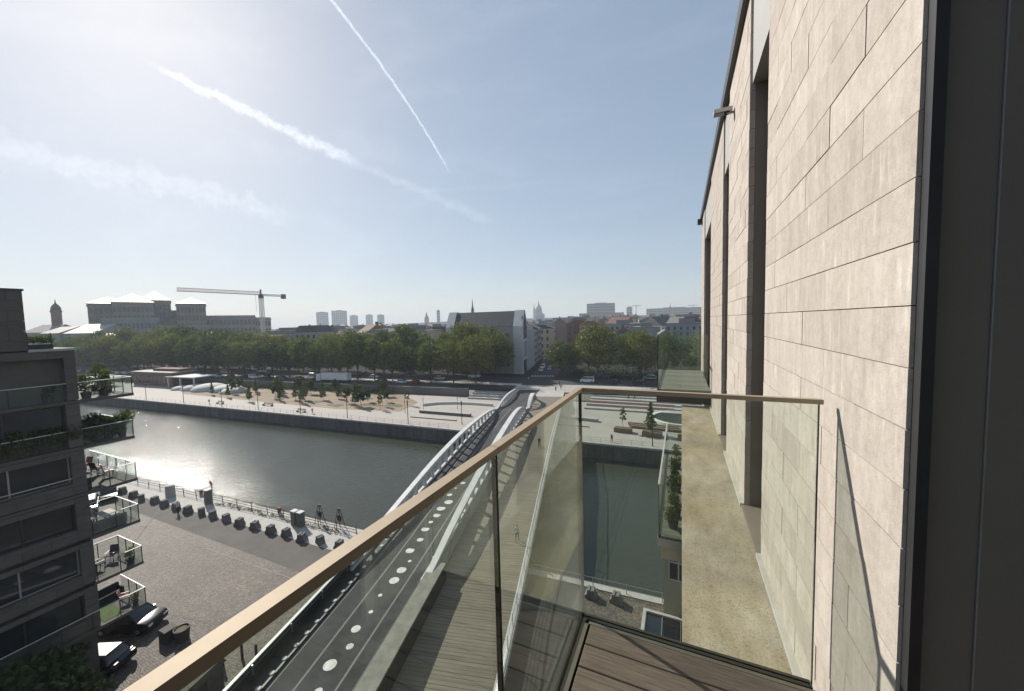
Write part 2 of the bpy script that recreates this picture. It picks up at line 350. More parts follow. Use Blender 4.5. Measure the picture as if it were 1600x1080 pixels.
# ------------------------------------------------------------------ mesh helpers
class MB:
    def __init__(s): s.v = []; s.f = []; s.m = []
    def poly(s, pts, m=0):
        i = len(s.v); s.v += [tuple(p) for p in pts]; s.f.append(tuple(range(i, i + len(pts)))); s.m.append(m); return s
    def hexa(s, p, m=0):                       # 8 points: bottom ring 0-3, top ring 4-7
        i = len(s.v); s.v += [tuple(q) for q in p]
        for q in ((3, 2, 1, 0), (4, 5, 6, 7), (0, 1, 5, 4), (1, 2, 6, 5), (2, 3, 7, 6), (3, 0, 4, 7)):
            s.f.append(tuple(i + k for k in q)); s.m.append(m)
        return s
    def box(s, a, b, m=0):
        (x0, y0, z0), (x1, y1, z1) = a, b
        return s.hexa([(x0, y0, z0), (x1, y0, z0), (x1, y1, z0), (x0, y1, z0), (x0, y0, z1), (x1, y0, z1), (x1, y1, z1), (x0, y1, z1)], m)
    def bevbox(s, a, b, c=.004, m=0):          # box whose vertical-face edges are chamfered all round
        (x0, y0, z0), (x1, y1, z1) = a, b
        bm_ = [(x0, y0, z0), (x1, y0, z0), (x1, y1, z0), (x0, y1, z0), (x0, y0, z1 - c), (x1, y0, z1 - c), (x1, y1, z1 - c), (x0, y1, z1 - c)]
        s.hexa(bm_, m); return s.hexa([(x0, y0, z1 - c), (x1, y0, z1 - c), (x1, y1, z1 - c), (x0, y1, z1 - c), (x0 + c, y0 + c, z1), (x1 - c, y0 + c, z1), (x1 - c, y1 - c, z1), (x0 + c, y1 - c, z1)], m)
    def bar(s, p0, p1, w, h, up=(0, 0, 1), m=0):
        p0 = Vector(p0); p1 = Vector(p1); d = (p1 - p0).normalized(); u = Vector(up); sd_ = d.cross(u)
        if sd_.length < 1e-4: sd_ = d.cross(Vector((1, 0, 0)))
        sd_.normalize(); u = sd_.cross(d).normalized(); a = sd_ * w / 2; b = u * h / 2
        return s.hexa([p0 - a - b, p0 + a - b, p1 + a - b, p1 - a - b, p0 - a + b, p0 + a + b, p1 + a + b, p1 - a + b], m)
    def tube(s, pts, r, n=8, m=0, cap=True):
        pts = [Vector(p) for p in pts]; rs = r if isinstance(r, (list, tuple)) else [r] * len(pts)
        i0 = len(s.v)
        for k, p in enumerate(pts):
            d = (pts[min(k + 1, len(pts) - 1)] - pts[max(k - 1, 0)]).normalized()
            a = d.cross(Vector((0, 0, 1)))
            if a.length < .02: a = Vector((1, 0, 0))
            a.normalize(); b = d.cross(a).normalized()
            for j in range(n):
                t = 2 * math.pi * j / n; s.v.append(tuple(p + (a * math.cos(t) + b * math.sin(t)) * rs[k]))
        for k in range(len(pts) - 1):
            for j in range(n):
                a_, b_ = i0 + k * n + j, i0 + k * n + (j + 1) % n
                s.f.append((a_, a_ + n, b_ + n, b_)); s.m.append(m)
        if cap:
            s.f.append(tuple(i0 + j for j in range(n))); s.m.append(m)
            s.f.append(tuple(i0 + (len(pts) - 1) * n + j for j in reversed(range(n)))); s.m.append(m)
        return s
    def lathe(s, prof, c=(0, 0, 0), n=16, m=0):
        i0 = len(s.v)
        for (r, z) in prof:
            for j in range(n):
                t = 2 * math.pi * j / n; s.v.append((c[0] + r * math.cos(t), c[1] + r * math.sin(t), c[2] + z))
        for k in range(len(prof) - 1):
            for j in range(n):
                a_, b_ = i0 + k * n + j, i0 + k * n + (j + 1) % n
                s.f.append((a_, b_, b_ + n, a_ + n)); s.m.append(m)
        s.f.append(tuple(i0 + j for j in reversed(range(n)))); s.m.append(m)
        s.f.append(tuple(i0 + (len(prof) - 1) * n + j for j in range(n))); s.m.append(m)
        return s
    def prism(s, pts, z0, z1, m=0):
        n = len(pts); i = len(s.v)
        s.v += [(p[0], p[1], z0) for p in pts] + [(p[0], p[1], z1) for p in pts]
        s.f.append(tuple(i + k for k in reversed(range(n)))); s.m.append(m)
        s.f.append(tuple(i + n + k for k in range(n))); s.m.append(m)
        for k in range(n): s.f.append((i + k, i + (k + 1) % n, i + n + (k + 1) % n, i + n + k)); s.m.append(m)
        return s
    def extr(s, prof, o, a, b, e, m=0):        # 2D profile in axes a,b at o, extruded by vector e
        o = Vector(o); a = Vector(a); b = Vector(b); e = Vector(e); n = len(prof); i = len(s.v)
        p0 = [o + a * u + b * w for u, w in prof]
        s.v += [tuple(p) for p in p0] + [tuple(p + e) for p in p0]
        s.f.append(tuple(i + k for k in reversed(range(n)))); s.m.append(m)
        s.f.append(tuple(i + n + k for k in range(n))); s.m.append(m)
        for k in range(n): s.f.append((i + k, i + (k + 1) % n, i + n + (k + 1) % n, i + n + k)); s.m.append(m)
        return s
    def mesh(s, name, mats, smooth=False):
        me = bpy.data.meshes.new(name); me.from_pydata(s.v, [], s.f)
        for q in (mats if isinstance(mats, (list, tuple)) else [mats]): me.materials.append(MT[q])
        if any(s.m): me.polygons.foreach_set('material_index', s.m)
        if smooth: me.polygons.foreach_set('use_smooth', [True] * len(s.f))
        me.update(); return me
    def build(s, name, mats, parent=None, smooth=False, loc=None):
        if parent is not None and parent.get('_o') is not None:
            o_ = parent['_o']; s.v = [(p[0] - o_[0], p[1] - o_[1], p[2] - o_[2]) for p in s.v]
        elif parent is not None and parent.parent is not None and parent.parent.get('_o') is not None:
            o_ = parent.parent['_o']; s.v = [(p[0] - o_[0], p[1] - o_[1], p[2] - o_[2]) for p in s.v]
        ob = bpy.data.objects.new(name, s.mesh(name, mats, smooth)); C.objects.link(ob)
        if parent is not None: ob.parent = parent
        if loc is not None: ob.location = loc
        return ob
def tag(o, label, cat, group=None, kind=None):
    o['label'] = label; o['category'] = cat
    if group: o['group'] = group
    if kind: o['kind'] = kind
    return o
def struct(o): o['kind'] = 'structure'; return o
def stuff(o): o['kind'] = 'stuff'; return o
def thing(name, label, cat, loc=(0, 0, 0), rz=0, group=None, world=False):
    o = bpy.data.objects.new(name, None); C.objects.link(o); o.location = loc; o.rotation_euler = (0, 0, rz); o.empty_display_size = .3
    tag(o, label, cat, group)
    if world: o['_o'] = tuple(loc)             # parts are given in world coordinates
    return o
ALLCH = {}
def reg(root): ALLCH[root.name] = [(c, [g for g in bpy.data.objects if g.parent == c]) for c in bpy.data.objects if c.parent == root]
def dup(root, loc, rz=0, scale=None, label=None, group=None):
    if root.name not in ALLCH: reg(root)
    r = root.copy(); C.objects.link(r); r.location = loc; r.rotation_euler = (0, 0, rz)
    if scale is not None: r.scale = (scale,) * 3 if isinstance(scale, (int, float)) else scale
    if label: r['label'] = label
    if group: r['group'] = group
    for c, gs in ALLCH[root.name]:
        c2 = c.copy(); C.objects.link(c2); c2.parent = r
        for g in gs: g2 = g.copy(); C.objects.link(g2); g2.parent = c2
    return r

# ------------------------------------------------------------------ ground, canal, quays
def y_near(x): return 32.95 + .05 * x
def y_far(x): return 72.6 + .047 * x
def y_blvd(x): return 112.0 + .10 * x
BZ = 2.0                                       # boulevard level
WZ = -3.0                                      # water level
def sheet(name, mats, pts, z):
    return struct(MB().poly([(p[0], p[1], z) for p in pts]).build(name, mats))
X0, X1 = -900., 900.
sheet('quay_ground', 'cobbles', [(X0, -900), (X1, -900), (X1, y_near(X1)), (X0, y_near(X0))], 0)
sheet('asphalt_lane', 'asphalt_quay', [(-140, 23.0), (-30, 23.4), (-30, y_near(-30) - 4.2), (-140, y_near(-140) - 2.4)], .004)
sheet('quay_strip', 'pale_quay' if 'pale_quay' in MT else 'concrete', [(-160, y_near(-160) - 2.3), (-30, y_near(-30) - 4.1), (-30, y_near(-30) - .62), (-160, y_near(-160) - .62)], .005)
for (a, b, w) in (((-80, 21.3), (-34, 22.45), .10), ((-66, 26.2), (-54.5, 18.0), .12), ((-40.5, 15.2), (-34, 16.4), .07)):
    a = Vector((*a, 0)); b = Vector((*b, 0)); n = (b - a).normalized().cross(Vector((0, 0, 1))) * w / 2
    sheet('drain_line', 'concrete_dark' if w > .11 or w < .08 else 'asphalt_line', [(a - n), (b - n), (b + n), (a + n)], .008)
sheet('canal_water', 'canal_water', [(X0, y_near(X0) - .3), (X1, y_near(X1) - .3), (X1, y_far(X1) + .3), (X0, y_far(X0) + .3)], WZ)
sheet('canal_bed', 'soil', [(X0, y_near(X0) - .5), (X1, y_near(X1) - .5), (X1, y_far(X1) + .5), (X0, y_far(X0) + .5)], WZ - 1.0)
def quay_wall(name, label, yf, sgn, xa, xb):
    t = thing(name, label, 'quay wall', (0, yf(0), WZ), world=True)
    n = 26; xs = [xa + (xb - xa) * i / n for i in range(n + 1)]
    for i in range(n):
        a, b = xs[i], xs[i + 1] - .04
        def blk(y0, y1, z0, z1):
            return [(a, yf(a) + y0, z0), (b, yf(b) + y0, z0), (b, yf(b) + y1, z0), (a, yf(a) + y1, z0), (a, yf(a) + y0, z1), (b, yf(b) + y0, z1), (b, yf(b) + y1, z1), (a, yf(a) + y1, z1)]
        lo, hi = sorted((0, sgn * .55))
        MB().hexa(blk(lo, hi, WZ - 1.2, -.28)).build('wall_bay', 'quay_stone', t)
        lo, hi = sorted((-sgn * .12, sgn * .6))
        MB().hexa(blk(lo, hi, -.28, .06)).build('coping_stone', 'concrete', t)
    return t
quay_wall('quay_wall', 'dark weathered stone quay wall below the park promenade', y_far, 1, -330, 130)
quay_wall('quay_wall', 'low quay edge wall below the cobbled quay', y_near, -1, -200, 60)
# iron railing along the park promenade
def railing(name, label, pts, h, step, mats, r=.03, rails=(1.0, .55), loc_z=0):
    t = thing(name, label, 'railing', (pts[0][0], pts[0][1], loc_z), world=True)
    for k in range(len(pts) - 1):
        a = Vector((*pts[k], 0)); b = Vector((*pts[k + 1], 0)); L_ = (b - a).length; n = max(1, int(L_ / step))
        for i in range(n + (1 if k == len(pts) - 2 else 0)):
            p = a + (b - a) * i / n
            MB().tube([(p.x, p.y, loc_z), (p.x, p.y, loc_z + h)], r, 6).build('post', mats, t)
        for q in rails:
            MB().tube([(a.x, a.y, loc_z + h * q - .02), (b.x, b.y, loc_z + h * q - .02)], r * .7, 6).build('rail', mats, t)
    return t
railing('promenade_railing', 'thin metal railing along the edge of the park promenade', [(-205, y_far(-205) + .3), (-48.5, y_far(-48.5) + .3)], 1.05, 2.6, 'grey_metal', .028, (1.0, .62, .3), .06)
railing('promenade_railing', 'thin metal railing along the plaza edge beside the round basin', [(-20, y_far(-20) + .3), (22, y_far(22) + .3)], 1.05, 1.9, 'grey_metal', .028, (1.0, .62, .3), .06)
# far park
def strip(name, mats, xa, xb, o0, o1, z, f0=y_far, f1=y_far, n=12):
    b = MB()
    for i in range(n):
        a, c = xa + (xb - xa) * i / n, xa + (xb - xa) * (i + 1) / n
        b.poly([(a, f0(a) + o0, z), (c, f0(c) + o0, z), (c, f1(c) + o1, z), (a, f1(a) + o1, z)])
    return struct(b.build(name, mats))
strip('park_ground', 'pale_paving', X0, X1, 0, .5, 0., y_far, y_blvd)
sandy = struct(MB().poly([(-172, 76.5, .004), (-118, 76.8, .004), (-92, 77.0, .004), (-71, 80.5, .004), (-74, 92, .004), (-88, 101.5, .004), (-150, 95.2, .004), (-205, 91, .004)]).build('sand_bed', 'sand'))
for (x, y, a, b) in ((-108, 82, 7, 3.4), (-96, 80.5, 6, 2.6), (-86, 84.5, 8, 3.0), (-126, 84, 8, 3), (-140, 80, 7, 2.4), (-78, 86, 6, 3.0), (-96, 91, 9, 3), (-118, 90, 9, 3.4)):
    pts = []
    for k in range(18):
        t = 2 * math.pi * k / 18; q = 1 + .22 * math.sin(3 * t + x) + .1 * math.sin(5 * t)
        pts.append((x + a * q * math.cos(t) * .55, y + b * q * math.sin(t) * .55, .008))
    struct(MB().poly(pts).build('planted_bed', 'scrub'))
struct(MB().poly([(-300, 92, .006), (-207, 91.4, .006), (-150, 95.6, .006), (-88, 102, .006), (-55, 105, .006), (-55, 106.3, .006), (-300, 81.8, .006)]).build('path', 'asphalt_pale'))
# terrain beyond the boulevard edge up to the horizon
def hill(x, y):
    d = math.hypot(x, y); az = math.degrees(math.atan2(x, y))
    s = max(0, min(1, (d - 480) / 1700)); s = s * s * (3 - 2 * s)
    q = max(0, min(1, (az + 62) / 40)); q = q * q * (3 - 2 * q)
    return BZ + s * (12 + 30 * q)
def build_terrain():
    xs = [-4000, -3000, -2300, -1800, -1400, -1100, -900, -750, -600, -480, -380, -300, -230, -170, -120, -80, -40, 0, 60, 140, 260, 420, 650, 900, 1300, 1900, 2800, 4000]
    vs_ = [0, 20, 45, 80, 130, 190, 270, 360, 460, 580, 720, 900, 1100, 1350, 1650, 2000, 2400, 2900, 3800]
    b = MB()
    for v in vs_:
        for x in xs:
            y = y_blvd(max(-900, min(900, x))) + v; b.v.append((x, y, hill(x, y)))
    w = len(xs)
    for j in range(len(vs_) - 1):
        for i in range(w - 1): b.f.append((j * w + i, j * w + i + 1, (j + 1) * w + i + 1, (j + 1) * w + i)); b.m.append(0)
    return struct(b.build('terrain', 'city_ground', smooth=True))
build_terrain()
strip('boulevard', 'asphalt', -600, 300, 16, 30, BZ + .01, y_blvd, y_blvd)
strip('parking_lane', 'asphalt_pale', -600, -75, 2.0, 11, BZ + .01, y_blvd, y_blvd)
strip('pavement', 'concrete', -600, 300, 11.2, 15.6, BZ + .012, y_blvd, y_blvd)
# retaining wall of the boulevard and stone seating steps
t = thing('retaining_wall', 'long low concrete retaining wall between park and boulevard', 'retaining wall', (-300, y_blvd(-300), 0), world=True)
for i in range(40):
    a = -480 + i * 10.4; b_ = a + 10.34
    if b_ > -62: break
    MB().hexa([(a, y_blvd(a) - .45, 0), (b_, y_blvd(b_) - .45, 0), (b_, y_blvd(b_) + .3, 0), (a, y_blvd(a) + .3, 0), (a, y_blvd(a) - .45, BZ + .5), (b_, y_blvd(b_) - .45, BZ + .5), (b_, y_blvd(b_) + .3, BZ + .5), (a, y_blvd(a) + .3, BZ + .5)]).build('wall_panel', 'concrete_dark', t)
def steps(label, xa, xb, y0, n, tread, mats=('concrete', 'timber'), slope=.05, timber=()):
    t = thing('seating_steps', label, 'steps', (xa, y0(xa), 0), world=True)
    for k in range(n):
        z = BZ * (k + 1) / n; o = k * tread
        def q(x, d, zz): return (x, y0(x) + d, zz)
        end = 40 if k == n - 1 else tread + .02
        o1 = max(o + tread + .02, (y_blvd(xa) - y0(xa)) + .5 if k == n - 1 else 0)
        MB().hexa([q(xa, o, 0), q(xb, o, 0), q(xb, o1, 0), q(xa, o1, 0), q(xa, o, z), q(xb, o, z), q(xb, o1, z), q(xa, o1, z)]).build('step', mats[0], t)
        if k in timber:
            xm = xa + (xb - xa) * .35
            MB().hexa([q(xa, o + .05, z), q(xm, o + .05, z), q(xm, o + .55, z), q(xa, o + .55, z), q(xa, o + .05, z + .1), q(xm, o + .05, z + .1), q(xm, o + .55, z + .1), q(xa, o + .55, z + .1)]).build('seat_slat', 'sign_red', t)
    return t
steps('pale stone seating steps rising from the plaza to the boulevard, beside the round basin', -24, 40, lambda x: 99.4 + .03 * (x + 24), 5, 2.5, timber=(1, 2))
steps('low stone steps climbing to the boulevard beside the bridge ramp', -62, -48.5, lambda x: 101.5 + .1 * (x + 62), 4, 1.5)

# ------------------------------------------------------------------ bridge
B0 = Vector((-19.94, 24.54, 0)); BD = Vector((-.2375, .9714, 0)).normalized(); BN = Vector((BD.y, -BD.x, 0))
def bp(s, r, z): return B0 + BD * s + BN * r + Vector((0, 0, z))
def interp(tab, s):
    if s <= tab[0][0]: return tab[0][1]
    for (a, va), (b, vb) in zip(tab, tab[1:]):
        if s <= b:
            t = (s - a) / (b - a); t = t * t * (3 - 2 * t) * .5 + t * .5; return va + (vb - va) * t
    return tab[-1][1]
def z_road(s): return interp([(-40, 1.9), (-12, 2.1), (0, 2.25), (15, 2.7), (35, 3.15), (55, 3.0), (75, 2.5), (90, BZ + .03), (140, BZ + .02)], s)
def z_walk(s): return interp([(-40, .6), (-12, .7), (0, 1.0), (10, 1.65), (20, 2.3), (35, 3.0), (55, 2.95), (75, 2.45), (90, BZ + .03), (140, BZ + .02)], s)
bridge = thing('road_bridge', 'white steel arched bridge carrying a road and plank walkway over the canal', 'bridge', tuple(bp(20, 0, 0)), world=True)
SS = [-40 + i * 2.0 for i in range(66)]        # to s = 90
def ribbon(name, mats, r0, r1, zf, th, parent=bridge, s0=-40, s1=90, ds=2.0, fr=None):
    b = MB(); n = int((s1 - s0) / ds)
    for i in range(n):
        a = s0 + ds * i; c = a + ds
        ra0, ra1, rc0, rc1 = (r0, r1, r0, r1) if fr is None else (*fr(a), *fr(c))
        b.hexa([bp(a, ra0, zf(a) - th), bp(a, ra1, zf(a) - th), bp(c, rc1, zf(c) - th), bp(c, rc0, zf(c) - th), bp(a, ra0, zf(a)), bp(a, ra1, zf(a)), bp(c, rc1, zf(c)), bp(c, rc0, zf(c))])
    return b.build(name, mats, parent)
ribbon('road_deck', 'asphalt', -6.6, -.25, z_road, .5)
ribbon('deck_girder', 'facade_bluegrey', -6.3, 7.6, lambda s: min(z_road(s), z_walk(s)) - .55, .7, s0=8, s1=76)
for r in (-3.9, -1.35): ribbon('lane_line', 'line_grey', r - .07, r + .07, lambda s: z_road(s) + .006, .004, s0=-40, s1=60)
ribbon('gutter_line', 'line_grey', -5.55, -5.47, lambda s: z_road(s) + .006, .004, s0=-40, s1=60)
ribbon('median_kerb', 'kerb_stone', -.05, 1.25, lambda s: z_road(s) + .30, .16, s0=-40, s1=2)
ribbon('median_kerb', 'kerb_stone', -.25, .75, lambda s: z_road(s) + .16, 1.0, s0=2, s1=64)
ribbon('median_wall', 'black_steel_and_shade', -.25, 1.22, lambda s: z_road(s) + .14, 2.1, s0=-40, s1=2)  # side face coloured near black to paint in the median's shadow band
ribbon('ramp_fill', 'concrete_dark', -6.94, -.26, lambda s: z_road(s) - .51, 1.6, s0=-40, s1=6)
# walkway of crosswise planks
wb = MB(); s = -36.0
k = 0
while s < 78:
    ds = .30; g = .018 + (.006 if k % 4 else 0)
    z = z_walk(s + ds / 2) - .003 * (k % 3); z2 = z_walk(s + ds) - z_walk(s)
    ro = 7.95; ri = 1.26 if s < 2 else .76
    wb.hexa([bp(s, ri, z - .05 - z2 / 2), bp(s, ro, z - .05 - z2 / 2), bp(s + ds - g, ro, z - .05 + z2 / 2), bp(s + ds - g, ri, z - .05 + z2 / 2), bp(s, ri, z - z2 / 2), bp(s, ro, z - z2 / 2), bp(s + ds - g, ro, z + z2 / 2), bp(s + ds - g, ri, z + z2 / 2)])
    s += ds; k += 1
stuff(wb.build('walkway_planks', 'walkway_wood', bridge))
ribbon('walkway_bearer', 'concrete_dark', .8, 7.9, lambda s: z_walk(s) - .07, .35, s0=-40, s1=78)
ribbon('bridge_apron', 'concrete', -6.6, 7.95, lambda s: BZ + .03 + max(0, z_walk(s) - BZ - .03), 1.2, s0=78, s1=90)
# right-hand balustrade: posts, thin rails, pale handrail
for r_, name, zf, s0, s1 in ((8.05, 'handrail', z_walk, -36, 76),):
    pts = [bp(s_, r_, zf(s_) + 1.12) for s_ in np.arange(s0, s1 + .1, 2.0)]
    b = MB()
    for p, q in zip(pts, pts[1:]): b.bar(p, q, .11, .06)
    b.build('handrail', 'white_paint', bridge)
    for q_, rr in ((.12, .02), (.34, .012), (.56, .012), (.78, .012)):
        MB().tube([bp(s_, r_, zf(s_) + q_) for s_ in np.arange(s0, s1 + .1, 4.0)], rr + .006, 5).build('rail_wire', 'steel', bridge)
    for s_ in np.arange(s0, s1 + .1, 2.0):
        MB().bar(bp(s_, r_, zf(s_) - .3), bp(s_, r_, zf(s_) + 1.1), .05, .09, up=BD).build('rail_post', 'white_paint', bridge)
ribbon('edge_beam', 'white_paint', 7.95, 8.25, lambda s: z_walk(s) + .02, .55, s0=-36, s1=78)
# left-hand parapet on the near ramp: dark inner face, white cap, small lights
ribbon('parapet', 'black_steel_and_shade', -7.15, -6.95, lambda s: z_road(s) + .92, 3.2, s0=-40, s1=3)
ribbon('parapet_cap', 'white_paint', -7.24, -7.02, lambda s: z_road(s) + 1.0, .075, s0=-40, s1=3)
ribbon('parapet_rail', 'steel', -7.0, -6.93, lambda s: z_road(s) + .78, .04, s0=-40, s1=3)
ribbon('kerb', 'black_steel_and_shade', -6.95, -5.78, lambda s: z_road(s) + .14, .6, s0=-40, s1=62)
for i in range(46):
    s_ = -34 + i * 1.02
    if s_ > 14: break
    MB().lathe([(.17, 0), (.17, .04), (.12, .06)], bp(s_, -5.98, z_road(s_) + .14), 12).build('kerb_light', 'dot_white', bridge)
for i in range(24):
    s_ = -26 + i * 3.2
    MB().bar(bp(s_, -6.9, z_road(s_) + .35), bp(s_, -6.9, z_road(s_) + 1.0), .06, .06, up=BD).build('parapet_bracket', 'steel', bridge)
    if s_ > 0: break
rd = random.Random(5)
s_ = -30.
while s_ < 22:
    big = rd.choice([.17, .25, .33, .42, .5])
    MB().lathe([(big, 0), (big, .004)], bp(s_, -2.65 + rd.uniform(-.35, .35), z_road(s_) + .006), 18).build('road_dot', 'dot_white', bridge)
    s_ += rd.uniform(1.2, 1.9)
# arched girders
def girder(r, tab, n_sub, label, s0, s1, w, posts, flare=0.0):
    g = None; zt = lambda s: interp_s(tab, s)
    N_ = n_sub; b = MB(); rings = []
    for i in range(N_ + 1):
        s = s0 + (s1 - s0) * i / N_; z = zt(s); th = .27 + .12 * math.sin(math.pi * i / N_)
        ww = w * (.55 + .45 * math.sin(math.pi * min(1, max(0, (i + 1.5) / (N_ + 3)))))
        lean = r
        rings.append([bp(s, lean - ww / 2, z - th), bp(s, lean + ww / 2, z - th), bp(s, lean + ww / 2, z), bp(s, lean - ww / 2, z)])
    i0 = len(b.v)
    for q in rings: b.v += [tuple(p) for p in q]
    for i in range(N_):
        for j in range(4):
            a, c = i0 + i * 4 + j, i0 + i * 4 + (j + 1) % 4
            b.f.append((a, c, c + 4, a + 4)); b.m.append(0)
    b.f.append((i0, i0 + 3, i0 + 2, i0 + 1)); b.m.append(0); e = i0 + N_ * 4; b.f.append((e, e + 1, e + 2, e + 3)); b.m.append(0)
    g = b.build('arch_girder', 'white_paint', bridge); g['label'] = label
    lo = lambda s: z_road(s) + .05
    for s in posts:
        if zt(s) - lo(s) < .75: continue
        MB().hexa([bp(s - .22, r - w * .28, lo(s) - .3), bp(s + .22, r - w * .28, lo(s) - .3), bp(s + .22, r + w * .28, lo(s) - .3), bp(s - .22, r + w * .28, lo(s) - .3),
                   bp(s - .16, r - w * .22, zt(s) - .3), bp(s + .16, r - w * .22, zt(s) - .3), bp(s + .16, r + w * .22, zt(s) - .3), bp(s - .16, r + w * .22, zt(s) - .3)]).build('girder_post', 'white_paint', bridge)
    return g
def interp_s(tab, x):                           # smooth (Catmull) table
    n = len(tab)
    if x <= tab[0][0]: return tab[0][1]
    for i in range(n - 1):
        if x <= tab[i + 1][0]:
            p1, p2 = tab[i], tab[i + 1]; p0 = tab[i - 1] if i else (2 * p1[0] - p2[0], 2 * p1[1] - p2[1]); p3 = tab[i + 2] if i + 2 < n else (2 * p2[0] - p1[0], 2 * p2[1] - p1[1])
            m1 = (p2[1] - p0[1]) / (p2[0] - p0[0]); m2 = (p3[1] - p1[1]) / (p3[0] - p1[0]); h = p2[0] - p1[0]; t = (x - p1[0]) / h
            return (2 * t ** 3 - 3 * t * t + 1) * p1[1] + (t ** 3 - 2 * t * t + t) * h * m1 + (-2 * t ** 3 + 3 * t * t) * p2[1] + (t ** 3 - t * t) * h * m2
    return tab[-1][1]
LT = [(0, 3.15), (6, 4.0), (12, 4.6), (20, 5.25), (31, 5.6), (44, 5.2), (52, 4.5), (58, 3.4)]
RT = [(0, 2.45), (6, 3.5), (12, 4.3), (23, 5.4), (35, 6.1), (44, 6.25), (50, 5.7), (55, 4.5), (58, 3.2)]
girder(-6.85, LT, 40, 'white arched girder along the parapet side of the road', 0, 58, .74, [3 + 2.6 * i for i in range(22)])
girder(.25, RT, 40, 'white arched girder between road and walkway', 0, 58, .9, [6 + 2.6 * i for i in range(20)])
LT2 = [(58, 3.3), (63, 4.0), (70, 4.3), (78, 4.0), (86, 3.2)]
RT2 = [(59, 3.4), (62, 4.6), (66, 5.3), (70, 4.9), (73, 3.2), (74, 2.6)]
girder(-6.85, LT2, 20, 'low white wave-shaped end girder beside the plaza', 58, 86, .55, [60 + 2.2 * i for i in range(12)])
girder(.6, RT2, 20, 'small white hoop-shaped end girder next to the walkway', 59, 74, 1.0, [61.5, 64, 67])
# lower chord of the girders and the open near foot of the right one
for r_, a, c in ((-6.85, 0, 60), (.25, 4, 60)):
    ribbon('lower_chord', 'white_paint', r_ - .16, r_ + .16, lambda s: z_road(s) + .42, .42, s0=a, s1=c)
b = MB()
fp = [(-.6, .02), (3, .35), (7, 1.0), (10, 1.75), (12, 2.3)]
for (a, za), (c, zc) in zip(fp, fp[1:]): b.bar(bp(a, -.2, z_road(a) + za * .2), bp(c, -.1 + c * .02, z_road(c) + zc * .15 + .1), .16, .22)
b.build('foot_strut', 'white_paint', bridge)
for s_ in (2.5, 4.4, 6.3, 8.2, 10.1):
    MB().bar(bp(s_, -.2, z_road(s_) + .3), bp(s_ + .5, .3, interp_s(RT, s_ + .5) - .25), .14, .2, up=BD).build('foot_brace', 'white_paint', bridge)
# stone piers in the water
for s_ in (8.5, 46.5):
    b = MB(); p = [bp(s_ - 1.1, -6.0, 0), bp(s_ + 1.1, -6.0, 0), bp(s_ + 1.1, 7.4, 0), bp(s_ - 1.1, 7.4, 0)]
    b.prism([(q.x, q.y) for q in p], WZ - 1.05, 1.0 if s_ < 20 else 1.6); b.build('pier', 'concrete', bridge)
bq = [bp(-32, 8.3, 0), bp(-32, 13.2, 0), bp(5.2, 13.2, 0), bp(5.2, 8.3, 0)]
sheet('dark_ground_strip', 'asphalt', [(q.x, q.y) for q in bq], .006)  # dark strip laid over the cobbles to darken the ground beside the bridge
# street beyond the bridge and its kerbed pavements
def bstrip(name, mats, r0, r1, s0, s1, dz, n=8):
    b = MB()
    for i in range(n):
        a, c = s0 + (s1 - s0) * i / n, s0 + (s1 - s0) * (i + 1) / n
        q = [bp(a, r0, 0), bp(a, r1, 0), bp(c, r1, 0), bp(c, r0, 0)]
        b.poly([(p.x, p.y, hill(p.x, p.y) + dz) for p in q])
    return struct(b.build(name, mats))
bstrip('street', 'asphalt', -7.5, 3.5, 86, 420, .02)
bstrip('crossing_paving', 'pale_paving', -9, 12, 86.5, 99, .026)
for k in range(9):
    r = -6.8 + k * 1.05; bstrip('zebra_stripe', 'dot_white', r, r + .5, 119.5, 122.5, .034, 1)

# ------------------------------------------------------------------ the building we stand on
XW = .55
home = thing('apartment_building', 'pale stone clad apartment building with tall dark window slots beside the glass balcony', 'building', (6, 5, 0), world=True)
SEG = [(1.335, 3.24), (4.06, 5.64), (6.40, 8.88), (11.30, 12.75)]
ZB, ZT, CH = 22.18, 26.86, .1655
core = MB()
for a, b_ in SEG: core.box((XW + .03, a + .012, ZB - .6), (1.6, b_ - .012, ZT))
for (a, b_) in ((3.24, 4.06), (5.64, 6.40), (8.88, 11.3)): core.box((.80, a - .02, ZB - .4), (1.58, b_ + .02, ZT))
core.box((XW + .03, 1.4, 21.2), (1.6, 12.72, ZB - .02))
core.box((1.6, 1.34, 0), (14, 12.74, ZT)); core.box((1.75, -9, 0), (14, 1.34, ZT))
core.box((.06, -9, 0), (1.75, 12.6, 21.2))
wall = core.build('wall', 'mortar', home)
# stone blocks, row by row
rows = []
z = 24.017
while z > ZB: z -= CH
r0 = z
nrow = 0; rb = random.Random(11); far_blocks = MB()
while z < ZT - .01:
    z1 = min(z + CH, ZT)
    za = max(z, ZB)
    for si, (a, b_) in enumerate(SEG):
        off = (1.665 if nrow % 2 else 1.985) + (rb.choice([0, 0, .16, -.16]) if si else rb.choice([0, 0, 0, .0]))
        cuts = [a]; y = off - .64 * 12
        while y < b_:
            if y > a + .1 and y < b_ - .1: cuts.append(y)
            y += .64
        cuts.append(b_)
        for p, q in zip(cuts, cuts[1:]):
            e = rb.uniform(-.0015, .0015); g = rb.uniform(.0013, .0022)
            box = ((XW + e, p + (g if p != a else 0), za + g), (XW + .045, q - (g if q != b_ else 0), z1 - g))
            if si < 2:
                o = MB().box(*box).build('stone_block', 'stone_cladding', wall)
            else: far_blocks.box(*box)
    z = z1; nrow += 1
stuff(far_blocks.build('stone_blocks', 'stone_cladding', wall))
MB().box((XW - .05, 1.29, ZT), (XW + .5, 12.85, ZT + .16)).build('roof_fascia', 'dark_metal', home)
MB().box((XW + .5, -9, ZT), (14, 12.8, ZT + .14)).build('roof', 'roof_grey', home)
